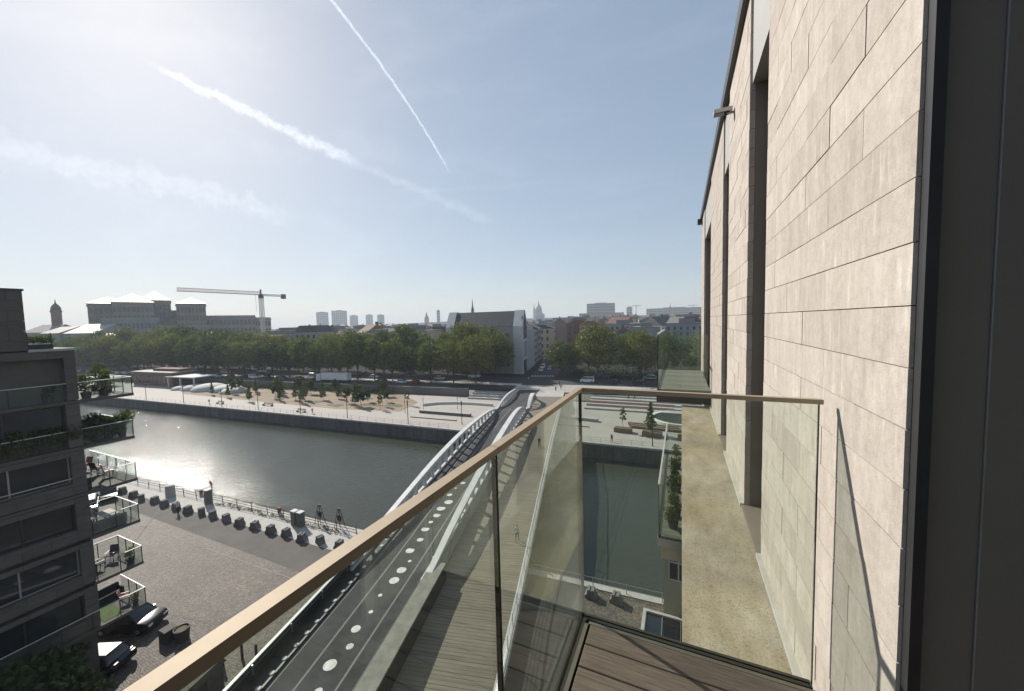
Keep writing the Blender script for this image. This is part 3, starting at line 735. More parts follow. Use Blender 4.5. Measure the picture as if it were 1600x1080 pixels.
MB().box((XW + .01, 1.30, 22.3), (XW + .035, 1.335, ZT)).build('corner_trim', 'dark_metal', home)
for (a, b_, zb) in ((3.24, 4.06, 22.2), (5.64, 6.40, 22.2), (8.88, 11.30, 22.5)):
    w = MB().box((.735, a + .05, zb + .03), (.75, b_ - .05, 26.02)).build('window_pane', 'blind_glass', home)
    f = MB()
    for y in (a + .002, b_ - .05): f.box((.70, y, zb), (.78, y + .048, 26.06))
    f.box((.70, a + .05, zb), (.78, b_ - .05, zb + .05)); f.box((.70, a + .05, 23.2), (.78, b_ - .05, 23.25)); f.box((.70, a + .05, 26.0), (.78, b_ - .05, 26.06))
    f.build('window_frame', 'dark_metal', home)
    j = MB(); j.box((XW + .046, b_ - .004, zb), (.80, b_ + .03, 26.06)); j.box((XW + .046, a - .03, zb), (.80, a + .004, 26.06)); j.build('window_reveal', 'bronze_panel', home)
    MB().box((XW + .02, a + .004, 26.06), (.80, b_ - .004, ZT)).build('head_panel', 'head_panel', home)
    if zb < 22.4: MB().hexa([(XW - .025, a + .004, zb - .022), (.74, a + .004, zb - .022), (.74, b_ - .004, zb - .022), (XW - .025, b_ - .004, zb - .022), (XW - .025, a + .004, zb + .004), (.74, a + .004, zb + .022), (.74, b_ - .004, zb + .022), (XW - .025, b_ - .004, zb + .004)]).build('window_sill', 'sill_metal', home)
for (a, b_) in ((2.0, 3.232), (4.068, 5.632), (6.408, 8.5)):
    MB().box((XW - .032, a, ZB + .001), (XW + .002, b_, ZB + .034)).build('base_strip', 'strip_metal', home)
lg = MB(); lg.box((.010, 1.86, ZB - .34), (XW + .03, 8.52, ZB)); lg.build('ledge', 'ledge_concrete', home)
# dark reveal of the terrace door on the near side
MB().box((XW + .035, 1.342, 22.35), (.700, 1.40, ZT)).build('door_reveal', 'bronze_panel', home)
MB().box((.7035, 1.337, 22.35), (1.75, 1.40, ZT)).build('door_reveal', 'bronze_panel', home)
MB().box((.7002, 1.336, 22.35), (.7034, 1.341, ZT)).build('panel_joint', 'grey_metal', home)
MB().box((1.64, -4.0, 22.52), (1.66, 1.30, 25.6)).build('terrace_door', 'window_glass', home)
f = MB()
for y in (-4.0, -1.4, 1.24): f.box((1.6, y, 22.52), (1.7, y + .08, 25.6))
f.box((1.6, -4, 25.6), (1.75, 1.335, ZT)); f.build('door_frame', 'dark_metal', home)
# wall lamp and roof-edge lamp
def floodlight(y, z, label):
    b = MB(); b.bar((XW - .002, y, z - .02), (XW - .12, y, z), .02, .02); b.box((XW - .21, y - .055, z - .012), (XW - .02, y + .055, z + .03))
    o = b.build('lamp', 'strip_metal', home); MB().box((XW - .20, y - .045, z - .018), (XW - .05, y + .045, z - .012)).build('lens', 'dark_glass', o)
floodlight(5.21, 26.4, '')
MB().box((XW - .13, 12.3, 26.72), (XW - .002, 12.55, 26.84)).build('roof_lamp', 'dark_metal', home)

# balcony module: slab, boards, channel, glass, handrail
def balcony(y0, y1, zf, xo=-.46, xi=XW, near=False, plants=False, open_front=False):
    slab = MB().box((xo - .03, y0, zf - .30), (xi + (1.2 if near else .02), y1 + .018, zf - .095)).build('balcony', 'dark_metal' if zf > 20 else 'concrete', home)
    if not near: slab['label'] = 'glass-sided balcony along the same stone facade'
    else: slab['label'] = 'narrow boarded balcony with champagne handrail that the view is taken from'
    wbd = .118; y = y1 - .078
    rdm = random.Random(3)
    while y > y0:
        MB().bevbox((xo + .055, y - wbd, zf - .032), (xi - .012 if not near or y > 1.45 else 1.58, y, zf + rdm.uniform(-.0012, .0012)), .003).build('deck_board', 'deck_wood' if near else 'deck_grey', slab)
        y -= wbd + .0045
    # bottom channel: outer lip, glass slot, inner lip
    ch = MB(); ch.box((xo - .022, y0, zf - .09), (xo - .008, y1 + .022, zf - .032)); ch.box((xo + .008, y0, zf - .09), (xo + .024, y1 - .024, zf - .022))
    ch.box((xo - .008, y1 + .008, zf - .09), (xi - .055, y1 + .022, zf - .032)); ch.box((xo + .008, y1 - .024, zf - .09), (xi - .055, y1 - .008, zf - .026))
    ch.box((xo + .024, y1 - .052, zf - .09), (xi - .03, y1 - .024, zf - .04))
    ch.build('channel', 'channel', slab)
    lp = MB(); lp.box((xo + .0245, y0, zf - .06), (xo + .042, y1 - .052, zf - .008)); lp.box((xo + .0245, y1 - .070, zf - .06), (xi - .03, y1 - .0525, zf - .008)); lp.build('channel_trim', 'channel_lip', slab)
    top = zf + 1.148
    joints = [y0 + .01]
    if near: joints = [-3.0, -1.03, -.075, .88]
    ends = joints[1:] + [y1 - .006]
    for a, b_ in zip(joints, ends):
        g = MB().box((xo - .0065, a + .005, zf - .08), (xo + .0065, b_ - .005, top)).build('glass_panel', 'balcony_glass', slab)
        for yy in (a + .0030, b_ - .0030): MB().box((xo - .0068, yy - .0022, zf - .03), (xo + .0068, yy + .0022, top)).build('glass_edge', 'glass_edge', slab)
    g = MB().box((xo + .004, y1 - .0065, zf - .08), (xi - .056, y1 + .0065, top)).build('glass_panel', 'balcony_glass', slab)
    MB().box((xo - .0035, y1 - .0068, zf - .03), (xo + .0038, y1 + .0068, top)).build('glass_edge', 'glass_edge_light', slab)
    MB().box((xi - .0555, y1 - .0068, zf - .03), (xi - .0525, y1 + .0068, top)).build('glass_edge', 'glass_edge', slab)
    if not near:
        g = MB().box((xo + .0065, y0 + .01, zf - .02), (xi - .056, y0 + .022, top)).build('glass_panel', 'balcony_glass', slab)
    hr = MB(); hz, w = top, .0135
    a = joints[0]
    if near:
        hr.hexa([(xo - w, a, hz), (xo + w, a, hz), (xo + w, y1 - w, hz), (xo - w, y1 + w, hz), (xo - w, a, hz + .0185), (xo + w, a, hz + .0185), (xo + w, y1 - w, hz + .0185), (xo - w, y1 + w, hz + .0185)])
        hr.hexa([(xo + w, y1 - w, hz), (xi - .042, y1 - w, hz), (xi - .042, y1 + w, hz), (xo - w, y1 + w, hz), (xo + w, y1 - w, hz + .0185), (xi - .042, y1 - w, hz + .0185), (xi - .042, y1 + w, hz + .0185), (xo - w, y1 + w, hz + .0185)])
        hr = hr.build('handrail', 'champagne', slab)
        for yj in (-.075, .88): MB().box((xo - w - .0004, yj - .0008, hz), (xo + w + .0004, yj + .0008, hz + .0189)).build('rail_joint', 'channel', slab)
    else:
        hr.box((xo - .02, y0, hz), (xo + .02, y1, hz + .03)); hr.build('handrail', 'strip_metal', slab)
    return slab
bal1 = balcony(-4.0, 1.83, 22.5, near=True)
bal2 = balcony(8.6, 11.9, 22.5)
bal3 = balcony(8.95, 14.6, 19.05, xi=.06)
MB().box((-.42, 8.99, 18.45), (.05, 14.5, 18.745)).build('balcony_soffit', 'facade_cream', home)

# leaves: a cloud of small quads round clumps
def leaf_cloud(name, mats, clumps, n_per, size, parent=None, seed=1, squash=.8, loc=None):
    rg = np.random.default_rng(seed); V = []; F = []
    for (cx, cy, cz, r) in clumps:
        n = int(n_per * r * r) if n_per < 0 else n_per
        d = rg.normal(size=(n, 3)); d /= np.linalg.norm(d, axis=1)[:, None]
        rad = r * (rg.random(n) ** .45)[:, None]
        P = np.array([cx, cy, cz]) + d * rad * np.array([1, 1, squash])
        u = rg.normal(size=(n, 3)); u /= np.linalg.norm(u, axis=1)[:, None]
        w = np.cross(u, rg.normal(size=(n, 3))); w /= np.linalg.norm(w, axis=1)[:, None]
        s = size * (.6 + .8 * rg.random(n))[:, None]
        a = u * s * .5; b = w * s * .36
        i0 = len(V); q = np.stack([P - a, P - b * .9 + a * .1, P + a, P + b * .9 + a * .1], 1).reshape(-1, 3)
        V.extend(q.tolist()); F.extend([(i0 + 4 * k, i0 + 4 * k + 1, i0 + 4 * k + 2, i0 + 4 * k + 3) for k in range(n)])
    m = MB(); m.v = V; m.f = F; m.m = [0] * len(F)
    return m.build(name, mats, parent, loc=loc)
# planting on the lower balcony
rp = random.Random(4)
def pot_plant(loc, h, label, leaf='leaves', n=3, r=.3, pot=(.16, .3), group=None, size=.07, cnt=110):
    t = thing('potted_plant', label, 'plant', loc, group=group)
    MB().lathe([(pot[0] * .75, 0), (pot[0], pot[1]), (pot[0] * .9, pot[1]), (pot[0] * .85, pot[1] - .04)], (0, 0, 0), 14).build('pot', 'tub', t)
    st = MB(); cl = []
    for k in range(n):
        x, y = rp.uniform(-.5, .5) * r, rp.uniform(-.5, .5) * r; z = pot[1] + (h - pot[1]) * (k + .7) / n
        st.tube([(0, 0, pot[1] - .1), (x * .5, y * .5, pot[1] + (z - pot[1]) * .5), (x, y, z)], [.014, .01, .006], 5); cl.append((x, y, z, r))
    st.build('stem', 'bark', t); leaf_cloud('foliage', leaf, cl, cnt, size, t, seed=rp.randint(0, 9999))
    return t
for k, y in enumerate((9.35, 9.9, 10.6, 11.4, 12.3, 13.2)):
    pot_plant((-.17 + .05 * (k % 2), y, 19.05), .42 + .16 * (k % 3), ['low bright yellow green shrub at the glass corner of the lower balcony', 'tall slim dark plant in the lower balcony behind the yellow shrub', 'dense bushy plant in the lower balcony, middle of the row', 'grey green trailing plant on the lower balcony', 'tall loose shrub far along the lower balcony', 'last potted shrub at the canal end of the lower balcony'][k], 'leaves_yellow' if k == 0 else ('leaves' if k % 2 else 'leaves_dark'), r=.15, pot=(.13, .2), size=.05, cnt=150)
# low quay pavilion and framed glass roof light below the ledge
pav = thing('quay_pavilion', 'small stone quay-side pavilion with pale framed window below the planted balcony', 'building', (2.4, 32, 0), world=True)
MB().box((-1.25, 31.0, 0), (6, 32.2, 10.2)).build('wall', 'facade_cream', pav)
wn = MB().box((-.85, 30.93, 3.4), (.5, 30.99, 6.4)).build('window', 'dark_glass', pav)
f = MB()
for x in (-.85, -.15, .5): f.box((x - .05, 30.88, 3.3), (x + .05, 30.95, 6.5))
for z in (3.35, 4.8, 6.45): f.box((-.9, 30.885, z - .05), (.55, 30.945, z + .05))
f.build('window_frame', 'white_paint', wn)
sky_l = thing('roof_light', 'framed glass roof light set in the cobbles beside the quay pavilion', 'roof light', (-1.2, 29, 0), world=True)
fr = MB()
for (a, b_) in (((-2.75, 26.9, 0), (-2.5, 30.6, .62)), ((-2.5, 30.35, 0), (2.5, 30.6, .62)), ((-2.5, 26.9, 0), (2.5, 27.15, .62)), ((2.5, 26.9, 0), (2.75, 30.6, .62))): fr.box(a, b_)
fr.build('kerb', 'concrete', sky_l)
for x in (-2.5, -1.3, .0, 1.25):
    MB().box((x + .03, 27.15, .45), (x + 1.2, 30.35, .47)).build('glass_pane', 'dark_glass', sky_l); MB().box((x - .03, 27.15, .44), (x + .03, 30.35, .53)).build('glazing_bar', 'steel', sky_l)

# ------------------------------------------------------------------ apartment block on the left
XL = -36.0
lb = thing('apartment_block', 'shaded stone apartment block with stacked glass-railed corner balconies above the quay', 'building', (-43, -8, 0), world=True)
ZK = [19.42 - 3.1 * k for k in range(6)]
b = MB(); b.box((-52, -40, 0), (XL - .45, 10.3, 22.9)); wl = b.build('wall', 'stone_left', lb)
def lblocks(y0, y1, z0, z1, x=XL, ch=.52, ln=1.15, dep=.44):
    z = z0; r = 0
    while z < z1 - .05:
        zz = min(z1, z + ch) if z1 - z - ch > .2 else z1
        y = y1; first = True
        while y > y0 + .05:
            l = ln * (.5 if (first and r % 2) else 1); ya = y0 if y - l - y0 < .35 else y - l; first = False
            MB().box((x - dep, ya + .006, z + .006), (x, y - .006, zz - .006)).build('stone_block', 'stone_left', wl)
            y = ya
        z = zz; r += 1
lblocks(4.5, 8.52, 23.0, 26.62, XL, .6, 1.3, .3)          # penthouse wall
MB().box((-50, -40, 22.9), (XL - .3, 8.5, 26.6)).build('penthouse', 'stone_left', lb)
MB().box((-50, -40, 26.6), (XL + .05, 8.58, 26.72)).build('roof_coping', 'roof_slate', lb)
lblocks(4.5, 10.42, 22.42, 22.92)
lblocks(9.9, 10.42, 19.65, 22.42)
MB().box((-52, 8.52, 22.9), (XL + .06, 10.5, 23.05)).build('terrace_coping', 'concrete', lb)
rk = random.Random(8)
for k, z in enumerate(ZK):
    # corner pier and spandrel band with separate stones
    if k:
        lblocks(9.78, 10.42, z + .25, ZK[k - 1] - .02)
        if k >= 2: lblocks(4.5, 9.78, z + .25, z + 1.0)
    zb = z + (.25 if k < 2 else 1.0); zt = (ZK[k - 1] if k else 22.42) - .08
    if k >= 2: lblocks(4.5, 9.78, zt - .25, zt + .06, XL, .31)
    zt2 = zt - (.25 if k >= 2 else 0)
    # window band: panes and mullions, set back
    xr = XL - (1.6 if k < 1 else .38)
    y = 9.76
    while y > 2:
        w = rk.choice([1.7, 2.1, 2.4]); w_ = MB().box((xr - .05, y - w + .05, zb + .05), (xr - .03, y - .05, zt2 - .05)).build('window', 'window_glass', lb)
        f = MB()
        f.box((xr - .08, y - .05, zb), (xr + .02, y + .03, zt2)); f.box((xr - .08, y - w + .05, zb), (xr + .02, y - .05, zb + .06)); f.box((xr - .08, y - w + .05, zt2 - .06), (xr + .02, y - .05, zt2))
        f.build('frame', 'dark_metal' if k % 2 else 'grey_metal', w_)
        if rk.random() < .6: MB().box((xr - .25, y - w + .15, zb + .1), (xr - .1, y - w + .15 + rk.uniform(.2, .6), zt2 - .1)).build('curtain', 'fabric_pale' if rk.random() < .4 else 'fabric_grey', w_)
        y -= w
    if k == 0: MB().box((XL - 1.7, -40, 19.62), (XL - 1.66, 9.8, 22.4)).build('loggia_wall', 'dark_metal', lb)
# balconies over the canal end
def lbalc(k, yt, xa, xb, h=1.15, run=False, wood=False):
    z = ZK[k]; y0 = -40 if run else 10.44
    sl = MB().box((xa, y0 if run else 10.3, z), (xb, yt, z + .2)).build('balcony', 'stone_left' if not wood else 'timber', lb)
    lab = ['top terrace with potted plants behind glass', 'planted balcony overgrown with shrubs', 'wide terrace with outdoor chairs', 'balcony with table and cushioned bench', 'balcony with folding chair and planter', 'balcony with artificial grass mat and dark sofa'][k]
    sl['label'] = lab
    zf = z + .2
    runs = [((xb - .05, -40 if run else 10.45), (xb - .05, yt - .05)), ((xb - .05, yt - .05), (xa + .05, yt - .05))]
    if not run: runs.append(((xa + .05, yt - .05), (xa + .05, 10.5)))
    for (p, q) in runs:
        p = Vector((*p, 0)); q = Vector((*q, 0)); L_ = (q - p).length; n = max(1, round(L_ / 1.35))
        MB().bar((p.x, p.y, zf + h), (q.x, q.y, zf + h), .055, .04).build('handrail', 'white_paint', sl)
        for i in range(n):
            a = p + (q - p) * i / n; c = p + (q - p) * (i + 1) / n
            if a.y < -6: continue
            e = (c - a).normalized() * .04
            MB().bar((a.x + e.x, a.y + e.y, zf + h * .5), (c.x - e.x, c.y - e.y, zf + h * .5), .012, h * .94).build('glass_panel', 'rail_glass', sl)
            MB().bar((a.x, a.y, z + .05), (a.x, a.y, zf + h), .045, .045).build('rail_post', 'dark_metal', sl)
    return zf
lbalc(0, 13.1, -41.5, -36.0, run=True)
lbalc(1, 12.95, -41.0, -36.0, run=True)
lbalc(2, 12.9, -43.5, -36.0, run=True)
lbalc(3, 12.85, -39.6, -36.0)
lbalc(4, 12.8, -39.6, -35.9)
lbalc(5, 12.75, -39.6, -35.8, run=True)
MB().box((-39.2, 10.6, ZK[5] + .2), (-36.1, 11.6, ZK[5] + .225)).build('grass_mat', 'lawn', lb)
def chair(loc, rz, label, m='fabric_dark', fr='dark_metal'):
    t = thing('outdoor_chair', label, 'chair', loc, rz)
    for x in (-.24, .24):
        for y in (-.24, .24): MB().bar((x, y, 0), (x, y, .44 if y < 0 else .62), .035, .035).build('leg', fr, t)
    MB().bevbox((-.26, -.26, .42), (.26, .26, .48), .01).build('seat', m, t)
    MB().hexa([(-.26, .22, .5), (.26, .22, .5), (.26, .26, .5), (-.26, .26, .5), (-.25, .36, 1.02), (.25, .36, 1.02), (.25, .40, 1.02), (-.25, .40, 1.02)]).build('backrest', m, t)
    for x in (-.26, .26): MB().bar((x, -.24, .64), (x, .28, .64), .05, .03).build('armrest', fr, t)
    return t
def table(loc, w, d, h, label, m='timber'):
    t = thing('outdoor_table', label, 'table', loc)
    MB().bevbox((-w / 2, -d / 2, h - .04), (w / 2, d / 2, h), .008).build('tabletop', m, t)
    for x in (-w / 2 + .06, w / 2 - .06):
        for y in (-d / 2 + .06, d / 2 - .06): MB().bar((x, y, 0), (x, y, h - .04), .05, .05).build('leg', 'dark_metal', t)
    return t
def sofa(loc, rz, w, label, m='fabric_dark'):
    t = thing('outdoor_sofa', label, 'sofa', loc, rz)
    MB().bevbox((-w / 2, -.4, .08), (w / 2, .4, .30), .02).build('base', m, t); MB().bevbox((-w / 2 + .1, -.38, .30), (w / 2 - .1, .25, .45), .04).build('seat_cushion', m, t)
    MB().bevbox((-w / 2, .25, .30), (w / 2, .42, .82), .05).build('backrest', m, t)
    for x in (-w / 2, w / 2 - .12): MB().bevbox((x, -.4, .30), (x + .12, .25, .6), .03).build('armrest', m, t)
    for x in (-w / 2 + .08, w / 2 - .08):
        for y in (-.32, .34): MB().bar((x, y, 0), (x, y, .08), .05, .05).build('leg', 'dark_metal', t)
    return t
f3, f4, f5, f2, f1, f0 = (ZK[k] + .2 for k in (3, 4, 5, 2, 1, 0))
table((-37.6, 11.7, f3), 1.5, .8, .74, 'pale rectangular table on the balcony with the cushioned bench', 'fabric_pale')
sofa((-36.65, 11.4, f3), R(-90), 1.7, 'grey cushioned bench along the glass next to the pale table', 'fabric_grey')
chair((-38.9, 11.2, f3), R(90), 'white chair at the wall end of the pale balcony table', 'fabric_pale', 'white_paint')
chair((-38.2, 11.9, f4), R(40), 'dark folding chair on the balcony below the pale table', 'fabric_grey')
chair((-37.6, 11.0, f4), R(190), 'low black chair near the wall on the balcony with the folding chair', 'fabric_dark')
sofa((-38.9, 11.5, f5), R(95), 2.0, 'dark outdoor sofa on the balcony with the green grass mat')
chair((-37.2, 12.1, f5), R(150), 'small chair beside the sofa on the grass mat balcony', 'cloth_rose')
chair((-41.6, 12.0, f2), R(20), 'rose cushioned chair on the wide terrace', 'cloth_rose')
chair((-39.8, 12.1, f2), R(200), 'black chair at the canal corner of the wide terrace', 'fabric_dark')
chair((-38.4, 12.2, f2), R(170), 'red fabric chair against the terrace rail over the canal', 'sign_red')
sofa((-36.7, 9.6, f2), R(-90), 2.2, 'black covered lounge sofa on the wide terrace beside the stone pier')
pot_plant((-36.5, 12.3, f4), 1.0, 'spiky plant in a dark tub at the tip of the folding chair balcony', r=.3, pot=(.22, .4), size=.12, cnt=80)
pot_plant((-36.3, 12.3, f5), .9, 'small leafy plant at the tip of the grass mat balcony', r=.22, pot=(.18, .3), size=.1, cnt=80)
for k, (x, y, h, r) in enumerate(((-36.5, 10.9, 1.5, .35), (-37.0, 11.9, 1.3, .3), (-38.8, 12.7, 1.55, .32), (-40.6, 12.6, 1.75, .5), (-36.5, 9.2, .9, .3))):
    pot_plant((x, y, f0), h, ['dark shrub in a pot next to the stone pier of the top terrace', 'thin spreading plant in a square black tub on the top terrace', 'reddish leafed shrub on the top terrace canal rail', 'dense round evergreen in the top terrace corner', 'low plant by the loggia of the top terrace'][k], 'leaves_dark' if k % 2 else 'leaves', r=r, pot=(.28, .42), size=.14, cnt=150)
for k in range(11):
    y = 12.55 - (k % 6) * .62; x = -36.5 - (k // 6) * 1.7 - rk.uniform(0, .4)
    pot_plant((x, y, f1), rk.uniform(.8, 1.5), 'leafy shrub in the overgrown planted balcony of the stone block', rk.choice(['leaves_dark', 'leaves_dark', 'leaves']), r=.62, pot=(.26, .4), size=.17, cnt=300, group='shrubs crowding the planted balcony')
for k in range(6):
    pot_plant((-36.5, 9.3 - k * .85, f1), rk.uniform(.9, 1.6), 'trailing dark shrub along the facade rail of the planted balcony', 'leaves_dark', r=.5, pot=(.26, .4), size=.16, cnt=200, group='shrubs along the facade rail')
# roof terrace glass and hedge
for y0_, y1_ in ((8.6, 9.5), (9.55, 10.4)): MB().box((XL - .32, y0_, 23.05), (XL - .30, y1_, 24.0)).build('roof_glass', 'rail_glass', lb)
for y_ in (8.58, 9.52): MB().box((XL - .34, y_, 23.05), (XL - .28, y_ + .04, 24.05)).build('rail_post', 'dark_metal', lb)
hd = thing('roof_hedge', 'small clipped hedge in a trough on the roof terrace of the stone block', 'hedge', (-37.2, 9.0, 23.05))
MB().box((-.4, -.45, 0), (.4, .75, .3)).build('trough', 'tub', hd); leaf_cloud('foliage', 'leaves', [(0, -.3 + .3 * i, .6, .35) for i in range(4)], 160, .12, hd, 77)

# ------------------------------------------------------------------ vehicles
def bev(o, w, n=3):
    m = o.modifiers.new('bevel', 'BEVEL'); m.width = w; m.segments = n; m.limit_method = 'ANGLE'; m.angle_limit = R(22)
    for p in o.data.polygons: p.use_smooth = True
    return o
def make_car(name, label, paint, kind='hatch', group=None):
    t = thing(name, label, 'van' if kind == 'van' else 'car', group=group)
    L_, W, Hh = {'hatch': (4.1, 1.76, 1.48), 'suv': (4.5, 1.84, 1.66), 'van': (4.9, 1.9, 1.95), 'estate': (4.7, 1.8, 1.5)}[kind]
    h = L_ / 2; bz = .22; belt = Hh * .60
    prof = [(-h, .42), (-h + .03, .72), (-h + .12, belt - .06), (-h + .95, belt), (h - .25, belt + .02), (h - .03, belt - .12), (h, .5), (h - .08, .26), (-h + .1, bz)]
    if kind == 'van': prof = [(-h, .42), (-h + .04, .8), (-h + .2, belt - .1), (-h + .7, belt + .05), (h - .1, belt + .05), (h, belt - .1), (h, .5), (h - .06, .26), (-h + .1, bz)]
    b = MB(); n = len(prof); ring = []
    for y, k in ((-W / 2, .96), (-W / 2 * .97, 1.0), (W / 2 * .97, 1.0), (W / 2, .96)):
        ring.append([(x * k, y, .2 + (z - .2) * (.93 if k < 1 else 1)) for x, z in prof])
    i0 = 0
    for r in ring: b.v += r
    for q in range(3):
        for j in range(n): b.f.append((q * n + j, q * n + (j + 1) % n, (q + 1) * n + (j + 1) % n, (q + 1) * n + j)); b.m.append(0)
    b.f.append(tuple(range(n))); b.m.append(0); b.f.append(tuple(reversed(range(3 * n, 4 * n)))); b.m.append(0)
    body = b.build('body', paint, t, smooth=False); bev(body, .07)
    fx = -h + (.85 if kind != 'van' else .55); rx = h - (.15 if kind in ('suv', 'van', 'estate') else .35)
    def frustum(z0, z1, ins, m, nm, x0, x1, dx0, dx1, par):
        w0, w1 = W / 2 * .93, W / 2 * .93 - ins
        return MB().hexa([(x0, -w0, z0), (x1, -w0, z0), (x1, w0, z0), (x0, w0, z0), (x0 + dx0, -w1, z1), (x1 - dx1, -w1, z1), (x1 - dx1, w1, z1), (x0 + dx0, w1, z1)]).build(nm, m, par)
    cab = frustum(belt - .02, Hh - .06, .17, 'dark_glass', 'windows', fx, rx, .75 if kind != 'van' else .6, .3 if kind != 'van' else .08, t)
    bev(cab, .06)
    w1 = W / 2 * .93 - .17; d0 = .75 if kind != 'van' else .6; d1 = .3 if kind != 'van' else .08
    MB().hexa([(fx + d0 - .05, -w1 - .02, Hh - .07), (rx - d1 + .03, -w1 - .02, Hh - .07), (rx - d1 + .03, w1 + .02, Hh - .07), (fx + d0 - .05, w1 + .02, Hh - .07), (fx + d0 + .12, -w1 + .1, Hh), (rx - d1 - .1, -w1 + .1, Hh), (rx - d1 - .1, w1 - .1, Hh), (fx + d0 + .12, w1 - .1, Hh)]).build('roof', paint, t)
    pl = MB()
    for sgn in (-1, 1):
        w0 = W / 2 * .93
        pl.bar((fx + .02, sgn * (w0 + .005), belt - .02), (fx + d0, sgn * (w1 + .008), Hh - .06), .07, .05)
        pl.bar((rx - .02, sgn * (w0 + .005), belt - .02), (rx - d1, sgn * (w1 + .008), Hh - .06), .1, .05)
        pl.bar(((fx + rx) / 2 + .15, sgn * (w0 + .004), belt - .02), ((fx + rx) / 2 + .2, sgn * (w1 + .006), Hh - .06), .07, .05)
    pl.build('pillars', paint, t)
    for x in (-h + .82, h - .8):
        for y in (-W / 2 + .1, W / 2 - .1):
            wv = MB()
            wv.tube([(x, y - .11, .32), (x, y + .11, .32)], .32, 14); w_ = wv.build('wheel', 'tyre', t)
            s_ = 1 if y > 0 else -1; MB().tube([(x, y + s_ * .08, .32), (x, y + s_ * .115, .32)], .19, 10).build('rim', 'steel', w_)
    for y in (-W / 2 + .28, W / 2 - .28):
        MB().box((-h - .01, y - .17, .62), (-h + .12, y + .17, .76)).build('headlight', 'lens_light', t); MB().box((h - .08, y - .12, .72), (h + .012, y + .12, .9)).build('tail_light', 'tail_red', t)
    for y in (-W / 2 - .07, W / 2 + .07): MB().box((fx + .32, y - .08, belt + .02), (fx + .45, y + .08, belt + .15)).build('mirror', paint, t)
    return t
P = {}
for nm, pt, kd in (('bh', 'car_black', 'hatch'), ('bs', 'car_black', 'suv'), ('wv', 'car_white', 'van'), ('we', 'car_white', 'hatch'), ('se', 'car_silver', 'estate'), ('rh', 'car_red', 'hatch'), ('ub', 'car_blue', 'estate')):
    P[nm] = (pt, kd)
def place_car(nm, loc, rz, label, group=None):
    key = nm + '_root'
    if key not in P:
        P[key] = make_car('parked_car' if P[nm][1] != 'van' else 'parked_van', label, *P[nm], group=group); reg(P[key]); o = P[key]; o.location = loc; o.rotation_euler = (0, 0, rz); o['label'] = label
    else: o = dup(P[key], loc, rz, None, label, group)
    if group: o['group'] = group
    elif 'group' in o: del o['group']
    return o
qd = math.atan(.05)
place_car('se', (-73.5, 21.2, 0.004), R(160), 'silver estate car parked on the quay below the block, nearer the building')
place_car('bh', (-75.8, 23.9, 0.004), R(163), 'black hatchback parked next to the silver estate by the concrete blocks')
place_car('bs', (-40.7, 13.4, 0), R(205), 'black off-road car parked beneath the grass mat balcony')
place_car('bh', (-38.0, 10.6, 0), R(25), 'black hatchback with sunlit windscreen parked in the shade of the stone block')
cols = ['we', 'bh', 'se', 'rh', 'bs', 'wv', 'ub', 'we', 'se', 'bh']
NM = {'we': 'white hatchback', 'bh': 'black hatchback', 'se': 'silver estate car', 'rh': 'dark red hatchback', 'bs': 'black off-road car', 'wv': 'white van', 'ub': 'dark blue estate car'}
rc = random.Random(21)
for i in range(30):
    x = -330 + i * 8.3 + rc.uniform(-1.5, 1.5); c = rc.choice(cols)
    if -136 < x < -114: continue
    if x > -84: break
    place_car(c, (x, y_blvd(x) + 8.6 + rc.uniform(-.4, .4), BZ + .01), math.atan(.1) + (0 if rc.random() < .5 else math.pi), NM[c] + ' in the lane between retaining wall and plane trees', 'cars along the boulevard parking lane')
for i in range(16):
    x = -300 + i * 15 + rc.uniform(-3, 3); c = rc.choice(cols)
    place_car(c, (x, y_blvd(x) + 19 + 7.5 * (i % 2), BZ + .01), math.atan(.1) + (0 if i % 2 else math.pi), NM[c] + ' driving on the boulevard behind the plane trees', 'cars on the boulevard')
bh_ang = math.atan2(BD.y, BD.x)
for c, s_, r_, lab in (('we', 136, -4.6, 'white hatchback in the street entrance beside the gabled grey building'), ('se', 140, -1.2, 'silver estate car in the street, next to the white hatchback'), ('wv', 146, -4.8, 'white van behind the white hatchback in the street'), ('we', 152, -1.0, 'white hatchback farther up the street behind the silver estate'), ('bh', 160, -6.0, 'black hatchback parked up the street along the grey facade')):
    p = bp(s_, r_, 0); place_car(c, (p.x, p.y, hill(p.x, p.y) + .02), bh_ang, lab)
for c, x, y, lab in (('wv', -30.5, 131.5, 'white van parked under the big trees right of the street'), ('bh', -21, 131.5, 'black hatchback parked next to the white van under the trees'), ('bs', -13, 132, 'black off-road car parked under the rounder tree'), ('ub', -4, 132.6, 'dark blue estate car at the end of the row under the trees')):
    place_car(c, (x, y, hill(x, y) + .012), .1, lab)
# white semi-trailer on the parking lane
tr = thing('trailer_truck', 'long white box trailer truck parked behind the retaining wall', 'truck', (-125, y_blvd(-125) + 6.2, BZ + .01), math.atan(.1))
MB().box((-6.4, -1.25, 1.0), (6.4, 1.25, 3.75)).build('trailer_box', 'car_white', tr); MB().box((-6.3, -1.0, .75), (6.3, 1.0, 1.0)).build('chassis', 'dark_metal', tr)
MB().hexa([(-9.2, -1.2, .5), (-6.9, -1.2, .5), (-6.9, 1.2, .5), (-9.2, 1.2, .5), (-8.9, -1.15, 3.2), (-6.9, -1.15, 3.2), (-6.9, 1.15, 3.2), (-8.9, 1.15, 3.2)]).build('cab', 'car_white', tr)
MB().hexa([(-9.13, -1.1, 1.8), (-9.0, -1.1, 1.8), (-9.0, 1.1, 1.8), (-9.13, 1.1, 1.8), (-9.0, -1.05, 2.8), (-8.9, -1.05, 2.8), (-8.9, 1.05, 2.8), (-9.0, 1.05, 2.8)]).build('windscreen', 'dark_glass', tr)
